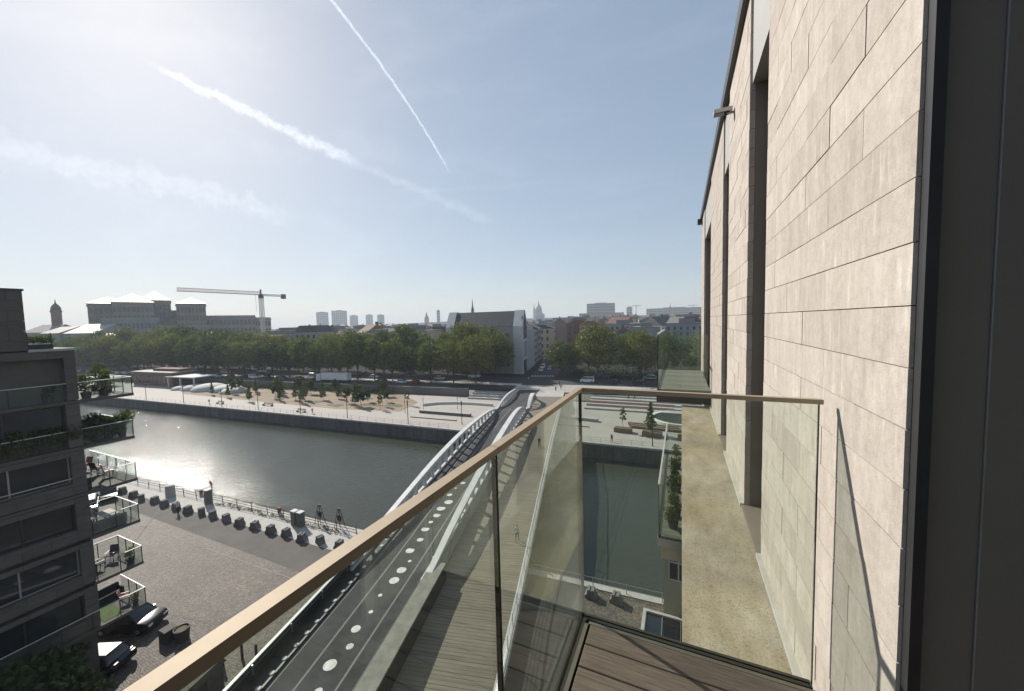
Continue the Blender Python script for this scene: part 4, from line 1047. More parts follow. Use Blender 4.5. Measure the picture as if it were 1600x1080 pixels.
for x in (-8.3, 3.0, 4.2, 5.4):
    for y in (-1.05, 1.05): MB().tube([(x, y - .14, .5), (x, y + .14, .5)], .5, 12).build('wheel', 'tyre', tr)

# ------------------------------------------------------------------ trees
def make_tree(name, label, h, cr, ch, seed, leaf='leaves', trunk_h=None, n_cl=26, per=70, size=.8, cone=False, tr=.28, cat='tree', group=None):
    rg = random.Random(seed); t = thing(name, label, cat, group=group)
    th = trunk_h if trunk_h else h - ch
    st = MB(); lean = rg.uniform(-.3, .3)
    st.tube([(0, 0, -.1), (lean * .3, 0, th * .5), (lean, rg.uniform(-.2, .2), th), (lean * 1.2, 0, th + ch * .45)], [tr, tr * .8, tr * .65, tr * .25], 7)
    cl = []
    for k in range(n_cl):
        if cone:
            f = (k + .5) / n_cl; rr = cr * (1 - f) ** .8 * (.85 + .3 * rg.random()); a = k * 2.4
            cl.append((rr * .55 * math.cos(a), rr * .55 * math.sin(a), th + ch * f, max(.25, rr * .55)))
        else:
            a = k * 2.39996 + rg.uniform(-.3, .3); f = (k + .5) / n_cl; u = 1 - 1.75 * f
            q = math.sqrt(max(0, 1 - u * u)) * (.72 + .3 * rg.random())
            x, y, z = cr * .80 * q * math.cos(a), cr * .80 * q * math.sin(a), th + ch * (.46 + .45 * u * (.9 + .2 * rg.random()))
            cl.append((x, y, z, cr * rg.uniform(.26, .42)))
            if k % 4 == 0: st.tube([(lean, 0, th * .9), (x * .5, y * .5, th + (z - th) * .55), (x * .9, y * .9, z)], [tr * .45, tr * .25, tr * .08], 5)
    if not cone: cl += [(rg.uniform(-.3, .3) * cr, rg.uniform(-.3, .3) * cr, th + ch * rg.uniform(.25, .75), cr * .4) for _ in range(5)]
    st.build('trunk', 'bark', t); leaf_cloud('crown', leaf, cl, per, size, t, seed)
    return t
planes = [make_tree('plane_tree', 'x', 14.5 + i * .8, (6.6, 6.0, 7.4, 5.6, 7.0)[i], 11.6 + i * .6, 100 + i, ('leaves_dark', 'leaves', 'leaves_olive', 'leaves', 'leaves_olive')[i], n_cl=(40, 30, 36, 26, 44)[i], per=(110, 120, 115, 130, 100)[i], size=.62) for i in range(5)]
for p in planes: reg(p)
rt_s = random.Random(17)
def plant(i, loc, rz, s, label, group, lib=None):
    lib = lib or planes; o = lib[i]; u_, v_ = rt_s.uniform(.86, 1.12), rt_s.uniform(.9, 1.08); s3 = (s * u_, s * rt_s.uniform(.88, 1.1), s * v_)
    if not o.get('_used'): o['_used'] = 1; o.location = loc; o.rotation_euler = (0, 0, rz); o.scale = s3
    else: o = dup(o, loc, rz, s3)
    o['label'] = label
    if group: o['group'] = group
    elif 'group' in o: del o['group']
    return o
rt = random.Random(31)
x = -345.
while x < -66:
    y = y_blvd(x) + 13.3 + rt.uniform(-.8, .8); s = rt.uniform(.95, 1.14) * (1.08 if x < -200 else 1.0)
    plant(rt.randrange(5), (x, y, BZ), rt.uniform(0, 6.3), s, 'green plane tree in the front row along the boulevard', 'front row of boulevard plane trees'); x += rt.uniform(8.0, 9.8)
x = -380.
while x < -70:
    y = y_blvd(x) + 33.5 + rt.uniform(-1.2, 1.2); s = rt.uniform(1.2, 1.46)
    if x > -210 and x < -135: s *= .86
    if -290 < x < -225: s *= 1.12
    if x > -130: s *= .95
    plant(rt.randrange(5), (x, y, BZ), rt.uniform(0, 6.3), s, 'taller plane tree in the back row across the boulevard', 'back row of boulevard plane trees'); x += rt.uniform(9.5, 11.5)
for x, y, s, i, lab in ((-66.5, 131, 1.08, 2, 'dense dark tree in front of the street corner of the gabled building'), (-75.5, 136, 1.05, 4, 'tall tree against the dark roof of the gabled building'), (-41.5, 137.5, 1.02, 1, 'broad tree at the street corner, trunk beside the zebra crossing'), (-29, 141, 1.30, 2, 'tallest round tree right of the street above the parked van'), (-34, 150, 1.15, 0, 'tree behind the tallest round tree on the street side'), (-13.2, 138, 1.02, 4, 'rounder sunlit tree standing apart behind the next balcony'), (-5, 143, 1.1, 3, 'tree next to the rounder sunlit tree, seen through balcony glass'), (6, 141, 1.0, 2, 'tree at the end of the group behind the far stone corner'), (-20, 156, 1.12, 1, 'tree behind the gap between the two big street trees')):
    plant(i, (x, y, hill(x, y)), rt.uniform(0, 6), s, lab, None)
dk = make_tree('shade_tree', 'dark leafy tree growing in the shade at the foot of the stone block', 5.6, 3.3, 4.2, 61, 'leaves_dark', n_cl=40, per=200, size=.34, tr=.15); dk.location = (-32.6, 6.0, 0)
dk2 = make_tree('shade_tree', 'second dark bushy tree beside the shaded car', 4.4, 2.4, 3.4, 62, 'leaves_dark', n_cl=30, per=170, size=.3, tr=.12); dk2.location = (-36.8, 7.4, 0)
small = [make_tree('young_tree', 'x', 6.2, 1.35, 5.0, 201, 'leaves', n_cl=16, per=60, size=.42, cone=True, tr=.07), make_tree('young_tree', 'x', 4.2, 1.3, 2.9, 202, 'leaves_dark', n_cl=10, per=55, size=.4, tr=.06), make_tree('young_tree', 'x', 5.2, .9, 3.8, 203, 'leaves', n_cl=12, per=26, size=.36, tr=.05)]
for p in small: reg(p)
for k, (x, y, i, s) in enumerate(((-116.9, 82.4, 0, .95), (-113.6, 83.4, 0, 1.02), (-107.6, 85.4, 0, .96), (-89, 81.6, 0, 1.05), (-87.6, 82.4, 1, 1.3), (-90.3, 87.7, 1, .9), (-78.6, 80.7, 2, .85), (-84.5, 89.6, 1, .88), (-130.4, 75.8, 0, .98), (-143.7, 85.9, 0, .8), (-145.5, 77.6, 0, .8), (-127.4, 82.4, 1, 1.15), (-134, 88, 1, 1.2), (-152, 83, 1, 1.1), (-158, 79, 0, .8), (-100, 93, 1, 1.0), (-122, 92, 1, 1.2), (-139, 91.5, 1, 1.3), (-166, 90, 1, 1.3), (-110, 79.5, 0, .9), (-104, 88.5, 0, .95), (-95.5, 84.5, 1, 1.2), (-121, 79.8, 0, .85), (-130, 86.5, 0, .9), (-148, 88.5, 0, .9), (-156, 87.5, 1, 1.2), (-81.5, 84.8, 2, 1.0), (-75, 88.2, 2, .9), (-112, 94.5, 1, 1.3), (-93, 97, 1, 1.4), (-131, 93.8, 1, 1.4))):
    plant(i, (x, y, 0), rt.uniform(0, 6), s, ['slender cone-shaped young tree on the sandy park bed', 'small round young tree on the sandy park bed', 'thin sparse sapling near the pale plaza'][i], ['cone-shaped young park trees', 'round young park trees', 'park saplings'][i], small)
# hedge mass along the park edge
stuff(tag(leaf_cloud('park_hedge', 'leaves_dark', [(xx, y_blvd(xx) - 2.2 + rt.uniform(-.5, .5), .9, 1.5) for xx in np.arange(-260, -92, 1.9)], 60, .5, None, 88), 'dark hedge planting in front of the boulevard retaining wall', 'hedge'))

stuff(tag(leaf_cloud('street_hedge', 'leaves_dark', [(xx, 149.5 + .1 * xx + rt.uniform(-.6, .6), BZ + 1.3, 1.9) for xx in np.arange(-39, 16, 1.5)] + [(xx, 158 + .1 * xx + rt.uniform(-1, 1), BZ + 2.2, 2.6) for xx in np.arange(-44, 18, 2.2)], 90, .5, None, 90), 'dark hedge and shrubs behind the parked cars under the street trees', 'hedge'))
for i, x in enumerate((-33, -26.5, -18, -10.5, -2)):
    c = ('bh', 'ub', 'bs', 'se', 'bh')[i]; place_car(c, (x, 145.5 + .1 * x, hill(x, 145) + .012), .1, ['black hatchback directly before the street hedge, by the corner tree', 'dark blue estate car before the street hedge', 'black off-road car before the street hedge', 'silver estate car before the street hedge', 'black hatchback at the balcony end of the street hedge'][i])
# ------------------------------------------------------------------ quay furniture
def block_mesh():
    b = MB(); prof = [(-.62, 0), (.62, 0), (.58, .30), (.40, .42), (.34, .86), (.10, .86), (.06, .78), (-.06, .78), (-.10, .86), (-.34, .86), (-.40, .42), (-.58, .30)]
    b.extr(prof, (0, -.42, 0), (1, 0, 0), (0, 0, 1), (0, .84, 0)); return b
blk = None
BL = [(-76.2, 25.4), (-72.6, 25.3), (-69.8, 25.4), (-67.2, 25.6), (-64.7, 25.7), (-61.9, 25.9), (-59.3, 26.0), (-57.1, 26.2), (-54.5, 26.3), (-52.0, 26.5), (-49.3, 26.6), (-46.8, 26.8), (-44.0, 26.9), (-41.5, 27.1), (-38.8, 27.1), (-36.5, 27.5), (-33.6, 27.7), (-30.9, 27.9)]
for i, (x, y) in enumerate(BL):
    if blk is None: blk = block_mesh().build('concrete_block', 'concrete_dark'); o = blk
    else: o = blk.copy(); C.objects.link(o)
    o.location = (x + rc.uniform(-.2, .2), y + rc.uniform(-.15, .15), .004); o.rotation_euler = (0, 0, rc.uniform(-.35, .35)); o.scale = (.86, .82, .98 + rc.uniform(-.04, .04))
    tag(o, 'dark concrete barrier block in the row along the cobbled quay', 'barrier block', 'row of concrete barrier blocks')
for x, y, r_ in ((-7.1, 31.0, .1), (-5.0, 31.2, -.05)):
    o = blk.copy(); C.objects.link(o); o.location = (x, y, 0); o.rotation_euler = (0, 0, r_); o.scale = (.85, .8, .9)
    tag(o, 'concrete barrier block on the quay between bridge and pavilion', 'barrier block', 'blocks beyond the bridge')
qf = railing('quay_fence', 'rusty post and rail fence along the edge of the cobbled quay', [(-120, y_near(-120) - .9), (-34, y_near(-34) - .9)], 1.1, 2.9, 'rusty', .05, (1.0, .55))
railing('quay_fence', 'low metal fence on the quay edge between bridge and pavilion', [(-13, y_near(-13) - .35), (-1.4, y_near(-1.4) - .35)], .9, 2.4, 'grey_metal', .035, (1.0, .5))
stuff(tag(leaf_cloud('quay_weeds', 'leaves_dark', [(xx, y_near(xx) - 1.1 + rt.uniform(-.4, .3), .05, .3) for xx in np.arange(-58, -36, .5)], 60, .11, None, 89), 'weeds and scrub growing along the rusty quay fence', 'weeds'))
def lathe_thing(name, label, cat, prof, loc, m, cap=None, n=18, group=None):
    t = thing(name, label, cat, loc, group=group); MB().lathe(prof, (0, 0, 0), n).build('body', m, t)
    if cap: MB().lathe(*cap[0]).build('cap', cap[1], t)
    return t
lathe_thing('stone_drum', 'pale round stone drum on the quay by the fence', 'drum', [(.55, 0), (.58, .1), (.55, 1.5), (.48, 1.6)], (-67.6, 27.6, .005), 'concrete', (([(.48, 1.6), (.5, 1.63), (.3, 1.72)], (0, 0, 0), 18), 'facade_white'))
lathe_thing('mooring_bollard', 'short iron mooring bollard on the quay edge, nearer the stone drum', 'bollard', [(.2, 0), (.22, .35), (.16, .45), (.28, .6), (.24, .72)], (-63.7, y_near(-63.7) - .25, .06), 'rusty')
lathe_thing('mooring_bollard', 'short iron mooring bollard on the quay edge, nearer the utility cabinets', 'bollard', [(.2, 0), (.22, .35), (.16, .45), (.28, .6), (.24, .72)], (-47.5, y_near(-47.5) - .25, .06), 'rusty')
def cabinet(x, y, w, d, h, label, m='concrete_dark', top='facade_white'):
    t = thing('utility_cabinet', label, 'cabinet', (x, y, .005))
    MB().bevbox((-w / 2, -d / 2, 0), (w / 2, d / 2, h), .03).build('body', m, t); MB().bevbox((-w / 2 - .05, -d / 2 - .05, h), (w / 2 + .05, d / 2 + .05, h + .1), .03).build('cap', top, t)
    MB().box((-w / 2 + .08, -d / 2 - .012, .15), (w / 2 - .08, -d / 2, h - .12)).build('door', m, t)
cabinet(-59.6, 28.4, .75, .7, 1.9, 'tall grey utility pillar next to the round sign')
cabinet(-42.9, 29.2, .7, .6, 1.7, 'white-capped utility cabinet at the quay, left one of the pair')
cabinet(-41.9, 29.25, .7, .6, 1.7, 'white-capped utility cabinet at the quay beside the metal trestles')
sg = thing('road_sign', 'round traffic sign on a thin pole at the quay fence', 'sign', (-58.4, 28.3, .005))
MB().tube([(0, 0, 0), (0, 0, 3.4)], .05, 8).build('pole', 'grey_metal', sg)
MB().tube([(0, -.03, 3.1), (0, -.06, 3.1)], .36, 18).build('disc', 'sign_red', sg); MB().tube([(0, -.061, 3.1), (0, -.068, 3.1)], .26, 18).build('disc_field', 'car_blue', sg)
MB().box((-.2, -.05, 2.45), (.2, -.03, 2.62)).build('plate', 'white_paint', sg)
for k, (x, y) in enumerate(((-40.3, 31.5 - .9), (-37.2, 31.15 - .35))):
    t = thing('metal_trestle', ['tall metal trestle frame on the quay next to the utility cabinets', 'tall metal trestle frame at the quay by the bridge'][k], 'trestle', (x, y, .06))
    for q in ((-.5, -.35), (.5, -.35), (-.5, .35), (.5, .35)): MB().bar((q[0], q[1], -.06), (q[0] * .25, q[1] * .2, 2.2), .06, .06).build('leg', 'dark_metal', t)
    MB().bar((-.35, 0, 1.1), (.35, 0, 1.1), .05, .75, m=0).build('shelf', 'dark_metal', t); MB().bar((-.2, 0, 2.18), (.2, 0, 2.18), .08, .22).build('top_bar', 'dark_metal', t)
for k, (x, y) in enumerate(((-29.8, 14.3), (-29.1, 15.2), (-28.1, 15.6))):
    t = thing('wooden_bollard', 'short dark wooden bollard on the cobbles beside the bridge ramp', 'bollard', (x, y, 0), group='wooden bollards by the ramp')
    MB().tube([(0, 0, 0), (0, 0, 1.05), (0, 0, 1.12)], [.09, .085, .04], 10).build('post', 'bark', t); MB().tube([(0, 0, .86), (0, 0, .92)], .092, 10).build('band', 'dark_metal', t)
for k, (x, y) in enumerate(((-36.3, 14.0), (-35.3, 14.4))):
    t = thing('planter_tub', ['dark square planter tub on the cobbles, nearer the stone block', 'dark round planter tub on the cobbles beside the square one'][k], 'planter', (x, y, 0))
    if k: MB().lathe([(.42, 0), (.52, .95), (.46, .95), (.42, .85)], (0, 0, 0), 16).build('tub', 'tub', t)
    else: MB().bevbox((-.45, -.45, 0), (.45, .45, .95), .03).build('tub', 'tub', t)
    MB().lathe([(.35, .84), (.35, .88)], (0, 0, 0), 12).build('soil', 'soil', t)
ks = thing('tarpaulin_shed', 'small olive roofed shed on the cobbles behind the balcony glass', 'shed', (-28.7, 11.3, 0), R(14))
MB().box((-1.7, -1.5, 0), (1.7, 1.5, 2.2)).build('walls', 'concrete_dark', ks)
MB().hexa([(-1.85, -1.65, 2.2), (1.85, -1.65, 2.2), (1.85, 1.65, 2.2), (-1.85, 1.65, 2.2), (-1.7, -1.5, 2.5), (1.7, -1.5, 2.5), (1.7, 1.5, 2.45), (-1.7, 1.5, 2.45)]).build('roof', 'tarp_olive', ks)
MB().box((1.7, -.5, .05), (1.73, .4, 1.95)).build('door', 'dark_metal', ks)

# ------------------------------------------------------------------ park furniture
lp = thing('lamp_post', 'slim dark lamp post on the park promenade', 'lamp post', group='promenade lamp posts')
MB().tube([(0, 0, 0), (0, 0, .4), (0, 0, 5.6)], [.11, .09, .07], 8).build('mast', 'black_steel_and_shade', lp); MB().box((-.09, -.09, 4.5), (.09, .09, 5.65)).build('lamp_head', 'dark_metal', lp)
reg(lp)
for k, (x, y) in enumerate(((-205, 65.2), (-173.2, 66.2), (-151, 67.1), (-131, 67.9), (-113.9, 68.5), (-96.6, 69.3), (-79.6, 70.1), (-60.3, 70.9), (-47.6, 75.0), (-4.9, 73.8))):
    if k == 0: lp.location = (x, y, 0)
    else: dup(lp, (x, y, 0))
for k, (x, y) in enumerate(((-66, 84.2), (-57.5, 88.5), (-68.5, 79.5))): dup(lp, (x, y, 0), 0, .62, 'short dark lamp post on the pale plaza', 'plaza lamp posts')
def bench(loc, rz, w, label, m='timber', group=None):
    t = thing('park_bench', label, 'bench', loc, rz, group)
    for k in range(3): MB().bevbox((-w / 2, -.3 + k * .21, .42), (w / 2, -.12 + k * .21, .48), .008).build('seat_slat', m, t)
    for k in range(2): MB().bevbox((-w / 2, .34, .6 + k * .17), (w / 2, .39, .73 + k * .17), .008).build('back_slat', m, t)
    for x in (-w / 2 + .2, w / 2 - .2): MB().box((x - .05, -.3, 0), (x + .05, .36, .42)).build('leg', 'dark_metal', t); MB().box((x - .04, .36, 0), (x + .04, .42, .9)).build('back_post', 'dark_metal', t)
bench((-117, 73.2, 0), .05, 4.2, 'long red-brown bench on the sandy park bed by the promenade', 'rusty')
bench((-98.5, 70.8, 0), .05, 3.2, 'timber bench on the promenade beside the lamp post', 'timber')
bench((-136, 70.0, 0), .05, 3.0, 'timber bench on the promenade toward the domes', 'timber')
def longwall(x, y, l, h, d, rz, label, m='concrete', top='concrete'):
    t = thing('seat_wall', label, 'seat wall', (x, y, 0), rz); MB().bevbox((-l / 2, -d / 2, 0), (l / 2, d / 2, h), .02).build('wall', m, t); MB().bevbox((-l / 2 - .05, -d / 2 - .05, h), (l / 2 + .05, d / 2 + .05, h + .08), .02).build('cap', top, t)
    for k in range(3): MB().box((-l / 2 + .5 + k * (l - 1) / 3, -d / 2 - .02, .08), (-l / 2 + .5 + (k + .9) * (l - 1) / 3, -d / 2, h - .08)).build('panel', m, t)
longwall(-57.3, 81.9, 15.5, .65, 1.0, .04, 'long concrete bench wall across the pale plaza', 'concrete_dark')
longwall(-57.5, 77.0, 13.5, .16, .5, .05, 'low concrete kerb wall on the plaza towards the water', 'concrete_dark')
longwall(-22.5, 88.3, 9, .6, 1.3, -.12, 'concrete bench wall seen through the corner glass')
longwall(-23.5, 82.6, 9, .14, .5, 0, 'low kerb wall on the plaza below the corner glass', 'concrete_dark')
for k in range(3): longwall(-5.0 - k * .4, 85.0 + k * 1.35, 10.5, .45, .55, -.03, ['long slatted timber bench nearest the water beside the round basin', 'long slatted timber bench, middle of three beside the basin', 'long slatted timber bench closest to the round basin'][k], 'timber', 'timber')
for k, (x, y, w) in enumerate(((-11.3, 81.3, 3.6), (-5.4, 80.2, 3.8), (1.0, 79.6, 3.2))):
    t = thing('timber_planter', ['timber planter box with a sparse young tree on the plaza', 'timber planter box beside the plaza lamp post', 'timber planter box near the round basin'][k], 'planter', (x, y, 0), -.05)
    for j in range(4): MB().bevbox((-w / 2, -.85, .04 + j * .24), (w / 2, -.79, .26 + j * .24), .006).build('board', 'timber', t)
    MB().box((-w / 2, -.79, 0), (w / 2, .85, .92)).build('box', 'timber', t); MB().box((-w / 2 + .1, -.7, .92), (w / 2 - .1, .75, .96)).build('soil', 'soil', t)
plant(2, (-11.3, 81.4, .9), 1, .82, 'sparse young tree in a timber planter on the plaza', None, small)
plant(0, (-5.8, 81.6, 0), 2, 1.0, 'slim conical tree beside the plaza lamp post and planter', None, small)
bs = thing('water_basin', 'round dark water basin with pale rim on the plaza', 'basin', (-.1, 96.0, 0))
MB().lathe([(7.0, 0), (7.0, .45), (6.0, .45), (6.0, .2)], (0, 0, 0), 48).build('rim', 'facade_white', bs); MB().lathe([(6.0, .22), (6.0, .24)], (0, 0, 0), 48).build('water', 'canal_water', bs)
for k, (x, y, r_) in enumerate(((-180, 84.5, 5.0), (-172.5, 85.6, 6.2), (-163, 86.5, 5.6), (-186, 82.5, 3.6), (-155.5, 85, 4.6))):
    b = MB(); prof = [(r_ * math.cos(a), r_ * .42 * math.sin(a)) for a in np.linspace(0, math.pi / 2 - .02, 9)]; b.lathe(prof, (0, 0, 0), 28)
    tag(b.build('play_dome', 'dome_white', smooth=True, loc=(x, y, -.02)), 'smooth pale play mound in the park next to the brick pavilion', 'play mound', 'pale play mounds')
# thin plaza ramp edge (curved skate wall)
b = MB(); pts = [(-69.5, 88.5), (-66.5, 91.6), (-61.5, 93.8), (-55.8, 94.6), (-49.5, 94.6)]
for p, q in zip(pts, pts[1:]): b.bar((p[0], p[1], .35), (q[0], q[1], .35), .5, .7)
tag(b.build('skate_wall', 'facade_white'), 'curved white skate wall on the pale plaza beside the bridge', 'wall')
pv = thing('park_pavilion', 'brick park pavilion with flat roof and open white canopy', 'pavilion', (-212, 87, 0), .08)
MB().box((-15, -3, 0), (13, 6, 5.6)).build('walls', 'brick_red', pv); MB().box((-15.6, -3.6, 5.6), (13.6, 6.6, 6.1)).build('roof', 'roof_grey', pv); MB().box((-6, 0, 6.1), (12, 5, 7.2)).build('roof_box', 'brick_red', pv)
for k in range(9): MB().box((-14 + k * 2.9, -3.05, .6), (-12.2 + k * 2.9, -3.0, 4.2)).build('window', 'dark_glass', pv)
MB().box((12, -5, 4.3), (30, 4, 4.7)).build('canopy', 'facade_white', pv)
for x in (12.6, 20.5, 29.2): MB().box((x, -4.6, 0), (x + .5, -4.1, 4.3)).build('column', 'facade_white', pv)
gp = thing('glass_pavilion', 'glass walled kiosk beside the brick park pavilion', 'kiosk', (-238, 77, 0), .05)
MB().box((-9, -2.5, 0), (9, 2.5, 3.8)).build('glazing', 'rail_glass', gp); MB().box((-9.3, -2.8, 3.8), (9.3, 2.8, 4.0)).build('roof', 'facade_white', gp)
for k in range(8): MB().box((-9 + k * 2.55, -2.56, 0), (-8.88 + k * 2.55, -2.5, 3.8)).build('mullion', 'grey_metal', gp)

# ------------------------------------------------------------------ people
def make_person(label, loc, rz, top, legs, h=1.72, stride=.22, sit=False):
    j = {'pel': (0, 0, .95), 'chest': (0, .02, 1.28), 'neck': (0, .02, 1.46), 'head': (0, -.01, 1.62), 'crown': (0, 0, 1.70)}
    V = [j['pel'], j['chest'], j['neck'], j['head'], j['crown']]; Rr = [.14, .15, .06, .10, .075]; E_ = [(0, 1), (1, 2), (2, 3), (3, 4)]
    def chain(root, pts, rs):
        k = root
        for p, r in zip(pts, rs): V.append(p); Rr.append(r); E_.append((k, len(V) - 1)); k = len(V) - 1
    for sx, st in ((-1, stride), (1, -stride)):
        chain(0, [(sx * .09, -st * .2, .86), (sx * .1, -st * .75, .5), (sx * .1, -st * (1.0 if st > 0 else 1.25), .09), (sx * .11, -st * 1.0 - .16, .045)], [.095, .062, .042, .035])
        chain(1, [(sx * .19, .02, 1.40), (sx * .25, st * .45, 1.13), (sx * .24, st * .75 - .08, .90), (sx * .235, st * .8 - .12, .80)], [.058, .042, .032, .03])
    me = bpy.data.meshes.new('person'); me.from_pydata(V, E_, [])
    o = bpy.data.objects.new('person_src', me); C.objects.link(o)
    md = o.modifiers.new('skin', 'SKIN'); sv = me.skin_vertices
    if not sv:
        bpy.context.view_layer.objects.active = o; bpy.ops.mesh.customdata_skin_add(); sv = me.skin_vertices
    for k, r in enumerate(Rr): me.skin_vertices[0].data[k].radius = (r, r * (.8 if k in (0, 1) else 1))
    me.skin_vertices[0].data[0].use_root = True
    o.modifiers.new('ss', 'SUBSURF').levels = 1; o.modifiers['ss'].render_levels = 1
    dg = bpy.context.evaluated_depsgraph_get(); m2 = bpy.data.meshes.new_from_object(o.evaluated_get(dg)); bpy.data.objects.remove(o)
    m2.name = 'person'; m2.materials.clear()
    for q in ('skin', top, legs, 'hair', 'cloth_black'): m2.materials.append(MT[q])
    s = h / 1.74; zmin = min(v.co.z for v in m2.vertices)
    for p in m2.polygons:
        c = p.center; p.use_smooth = True
        if c.z > 1.655 or (c.z > 1.56 and c.y > .03): p.material_index = 3
        elif c.z > 1.47: p.material_index = 0
        elif abs(c.x) > .2 and c.z < 1.1: p.material_index = 0
        elif c.z > .93: p.material_index = 1
        elif c.z > .1: p.material_index = 2
        else: p.material_index = 4
    for v in m2.vertices: v.co.z -= zmin
    ob = bpy.data.objects.new('person', m2); C.objects.link(ob); ob.location = loc; ob.rotation_euler = (0, 0, rz); ob.scale = (s, s, s)
    tag(ob, label, 'person'); return ob
def onb(s_, r_): p = bp(s_, r_, 0); return (p.x, p.y, z_walk(s_))
make_person('person in a white top and dark trousers walking on the plank walkway of the bridge', onb(8.0, 6.7), R(12), 'cloth_white', 'cloth_navy')
make_person('person in black standing on the walkway in the arch shadow', onb(33, 6.2), R(190), 'cloth_black', 'cloth_navy')
make_person('person with a pale top passing the row of concrete blocks', (-60.2, 25.2, .004), R(80), 'cloth_white', 'cloth_black')
make_person('person in dark clothes near the far end of the bridge, left of a pair', onb(88, 5.2), R(20), 'cloth_black', 'cloth_navy')
make_person('person in navy walking beside another at the far bridge end', onb(92, 6.6), R(200), 'cloth_navy', 'cloth_black')
make_person('person in black crossing the paving before the street', (-37.6, 121, BZ), R(60), 'cloth_black', 'cloth_black')
make_person('person in a white shirt crossing the street mouth', (-51.5, 127.5, BZ), R(100), 'cloth_white', 'cloth_navy')
make_person('person in black standing on the plaza edge behind the railing', (-12.4, 73.6, 0), R(170), 'cloth_black', 'cloth_navy')
make_person('person in dark clothes strolling on the promenade near the domes', (-139, 68.5, 0), R(90), 'cloth_black', 'cloth_navy')
make_person('person in a rose top on the promenade next to the bench', (-93.5, 70.6, 0), R(250), 'cloth_rose', 'cloth_navy')
make_person('person in navy walking on the upper seating steps', (-13.5, 108, BZ * .8), R(120), 'cloth_navy', 'cloth_black')
make_person('person in black walking on the upper seating steps behind another', (-11.9, 108.4, BZ * .8), R(120), 'cloth_black', 'cloth_black')

# ------------------------------------------------------------------ buildings behind the trees
ca = math.atan(.05)
def wins(par, o, ux, n, w, h, z0, rows, gap, zgap, m='far_window', dep=.06, frame=None):
    """n windows per row along ux from o, facing the outer normal"""
    ux = Vector(ux).normalized(); nn = Vector((ux.y, -ux.x, 0))
    for r_ in range(rows):
        for k in range(n):
            p = Vector(o) + ux * (k * gap); z = z0 + r_ * zgap
            MB().hexa([p + Vector((0, 0, z)) - nn * .02, p + ux * w + Vector((0, 0, z)) - nn * .02, p + ux * w + nn * dep + Vector((0, 0, z)), p + nn * dep + Vector((0, 0, z)),
                       p + Vector((0, 0, z + h)) - nn * .02, p + ux * w + Vector((0, 0, z + h)) - nn * .02, p + ux * w + nn * dep + Vector((0, 0, z + h)), p + nn * dep + Vector((0, 0, z + h))]).build('window', m, par)
# gabled building at the street corner: dark pitched roof between two grey arched gable frames
ux = Vector((1, .05, 0)).normalized(); us = BD.copy()
c0 = bp(126.3, -11, 0)                                           # street corner at the ground
gb = thing('gabled_building', 'large building with dark pitched roof between two pale grey gable frames at the street corner', 'building', (c0.x, c0.y, BZ), world=True)
def gp_(u, v, z): return Vector((c0.x, c0.y, 0)) + ux * u + us * v + Vector((0, 0, z))
D_, ZE, ZR = 15.0, 22.3, 29.2
MB().hexa([gp_(-33, .4, BZ), gp_(-.6, .4, BZ), gp_(-.6, D_, BZ), gp_(-33, D_, BZ), gp_(-33, .4, ZE), gp_(-.6, .4, ZE), gp_(-.6, D_, ZE), gp_(-33, D_, ZE)]).build('wall', 'facade_pinkgrey', gb)
MB().hexa([gp_(-33, .1, ZE), gp_(-.6, .1, ZE), gp_(-.6, D_ + .2, ZE), gp_(-33, D_ + .2, ZE), gp_(-33, 5.6, ZR - .3), gp_(-.6, 5.6, ZR - .3), gp_(-.6, 8.5, ZR - .3), gp_(-33, 8.5, ZR - .3)]).build('roof', 'roof_slate', gb)
for u0, u1 in ((-37, -32.9), (-4.2, 0)):
    fr = MB(); prof = [(0, BZ), (0, ZE), (5.4, ZR), (8.8, ZR), (D_, ZE), (D_, BZ), (D_ - 2.0, BZ), (D_ - 2.0, ZE - 1.0), (8.0, ZR - 1.7), (6.2, ZR - 1.7), (2.0, ZE - 1.0), (2.0, BZ)]
    n = len(prof); i0 = 0
    fr.v = [tuple(gp_(u0, v, z)) for v, z in prof] + [tuple(gp_(u1, v, z)) for v, z in prof]
    for k in range(n): fr.f.append((k, (k + 1) % n, n + (k + 1) % n, n + k)); fr.m.append(0)
    for side in (0, n):
        for q in ((0, 1, 10, 11), (1, 2, 9, 10), (2, 3, 8, 9), (3, 4, 7, 8), (4, 5, 6, 7)): fr.f.append(tuple(side + k for k in q)); fr.m.append(0)
    fr.build('gable_frame', 'facade_grey', gb)
def gwall(u, v0, v1, z0, z1, m, nm, d=.1): return MB().hexa([gp_(u - d, v0, z0), gp_(u, v0, z0), gp_(u, v1, z0), gp_(u - d, v1, z0), gp_(u - d, v0, z1), gp_(u, v0, z1), gp_(u, v1, z1), gp_(u - d, v1, z1)]).build(nm, m, gb)
gwall(-.4, 2.0, D_ - 2.0, 16.5, 26.4, 'dark_glass', 'gable_window', .2); gwall(-.1, 2.0, D_ - 2, 15.6, 16.6, 'facade_grey', 'floor_band', .4); gwall(-.35, 2.0, D_ - 2, 8.6, 15.6, 'facade_pinkgrey', 'panel', .2)
gwall(-.1, 2.0, D_ - 2, 7.6, 8.6, 'facade_grey', 'floor_band', .4)
for k in range(3): gwall(-.3, 2.4 + k * 3.6, 5.2 + k * 3.6, BZ + .4, 7.4, 'dark_glass', 'shop_window', .2)
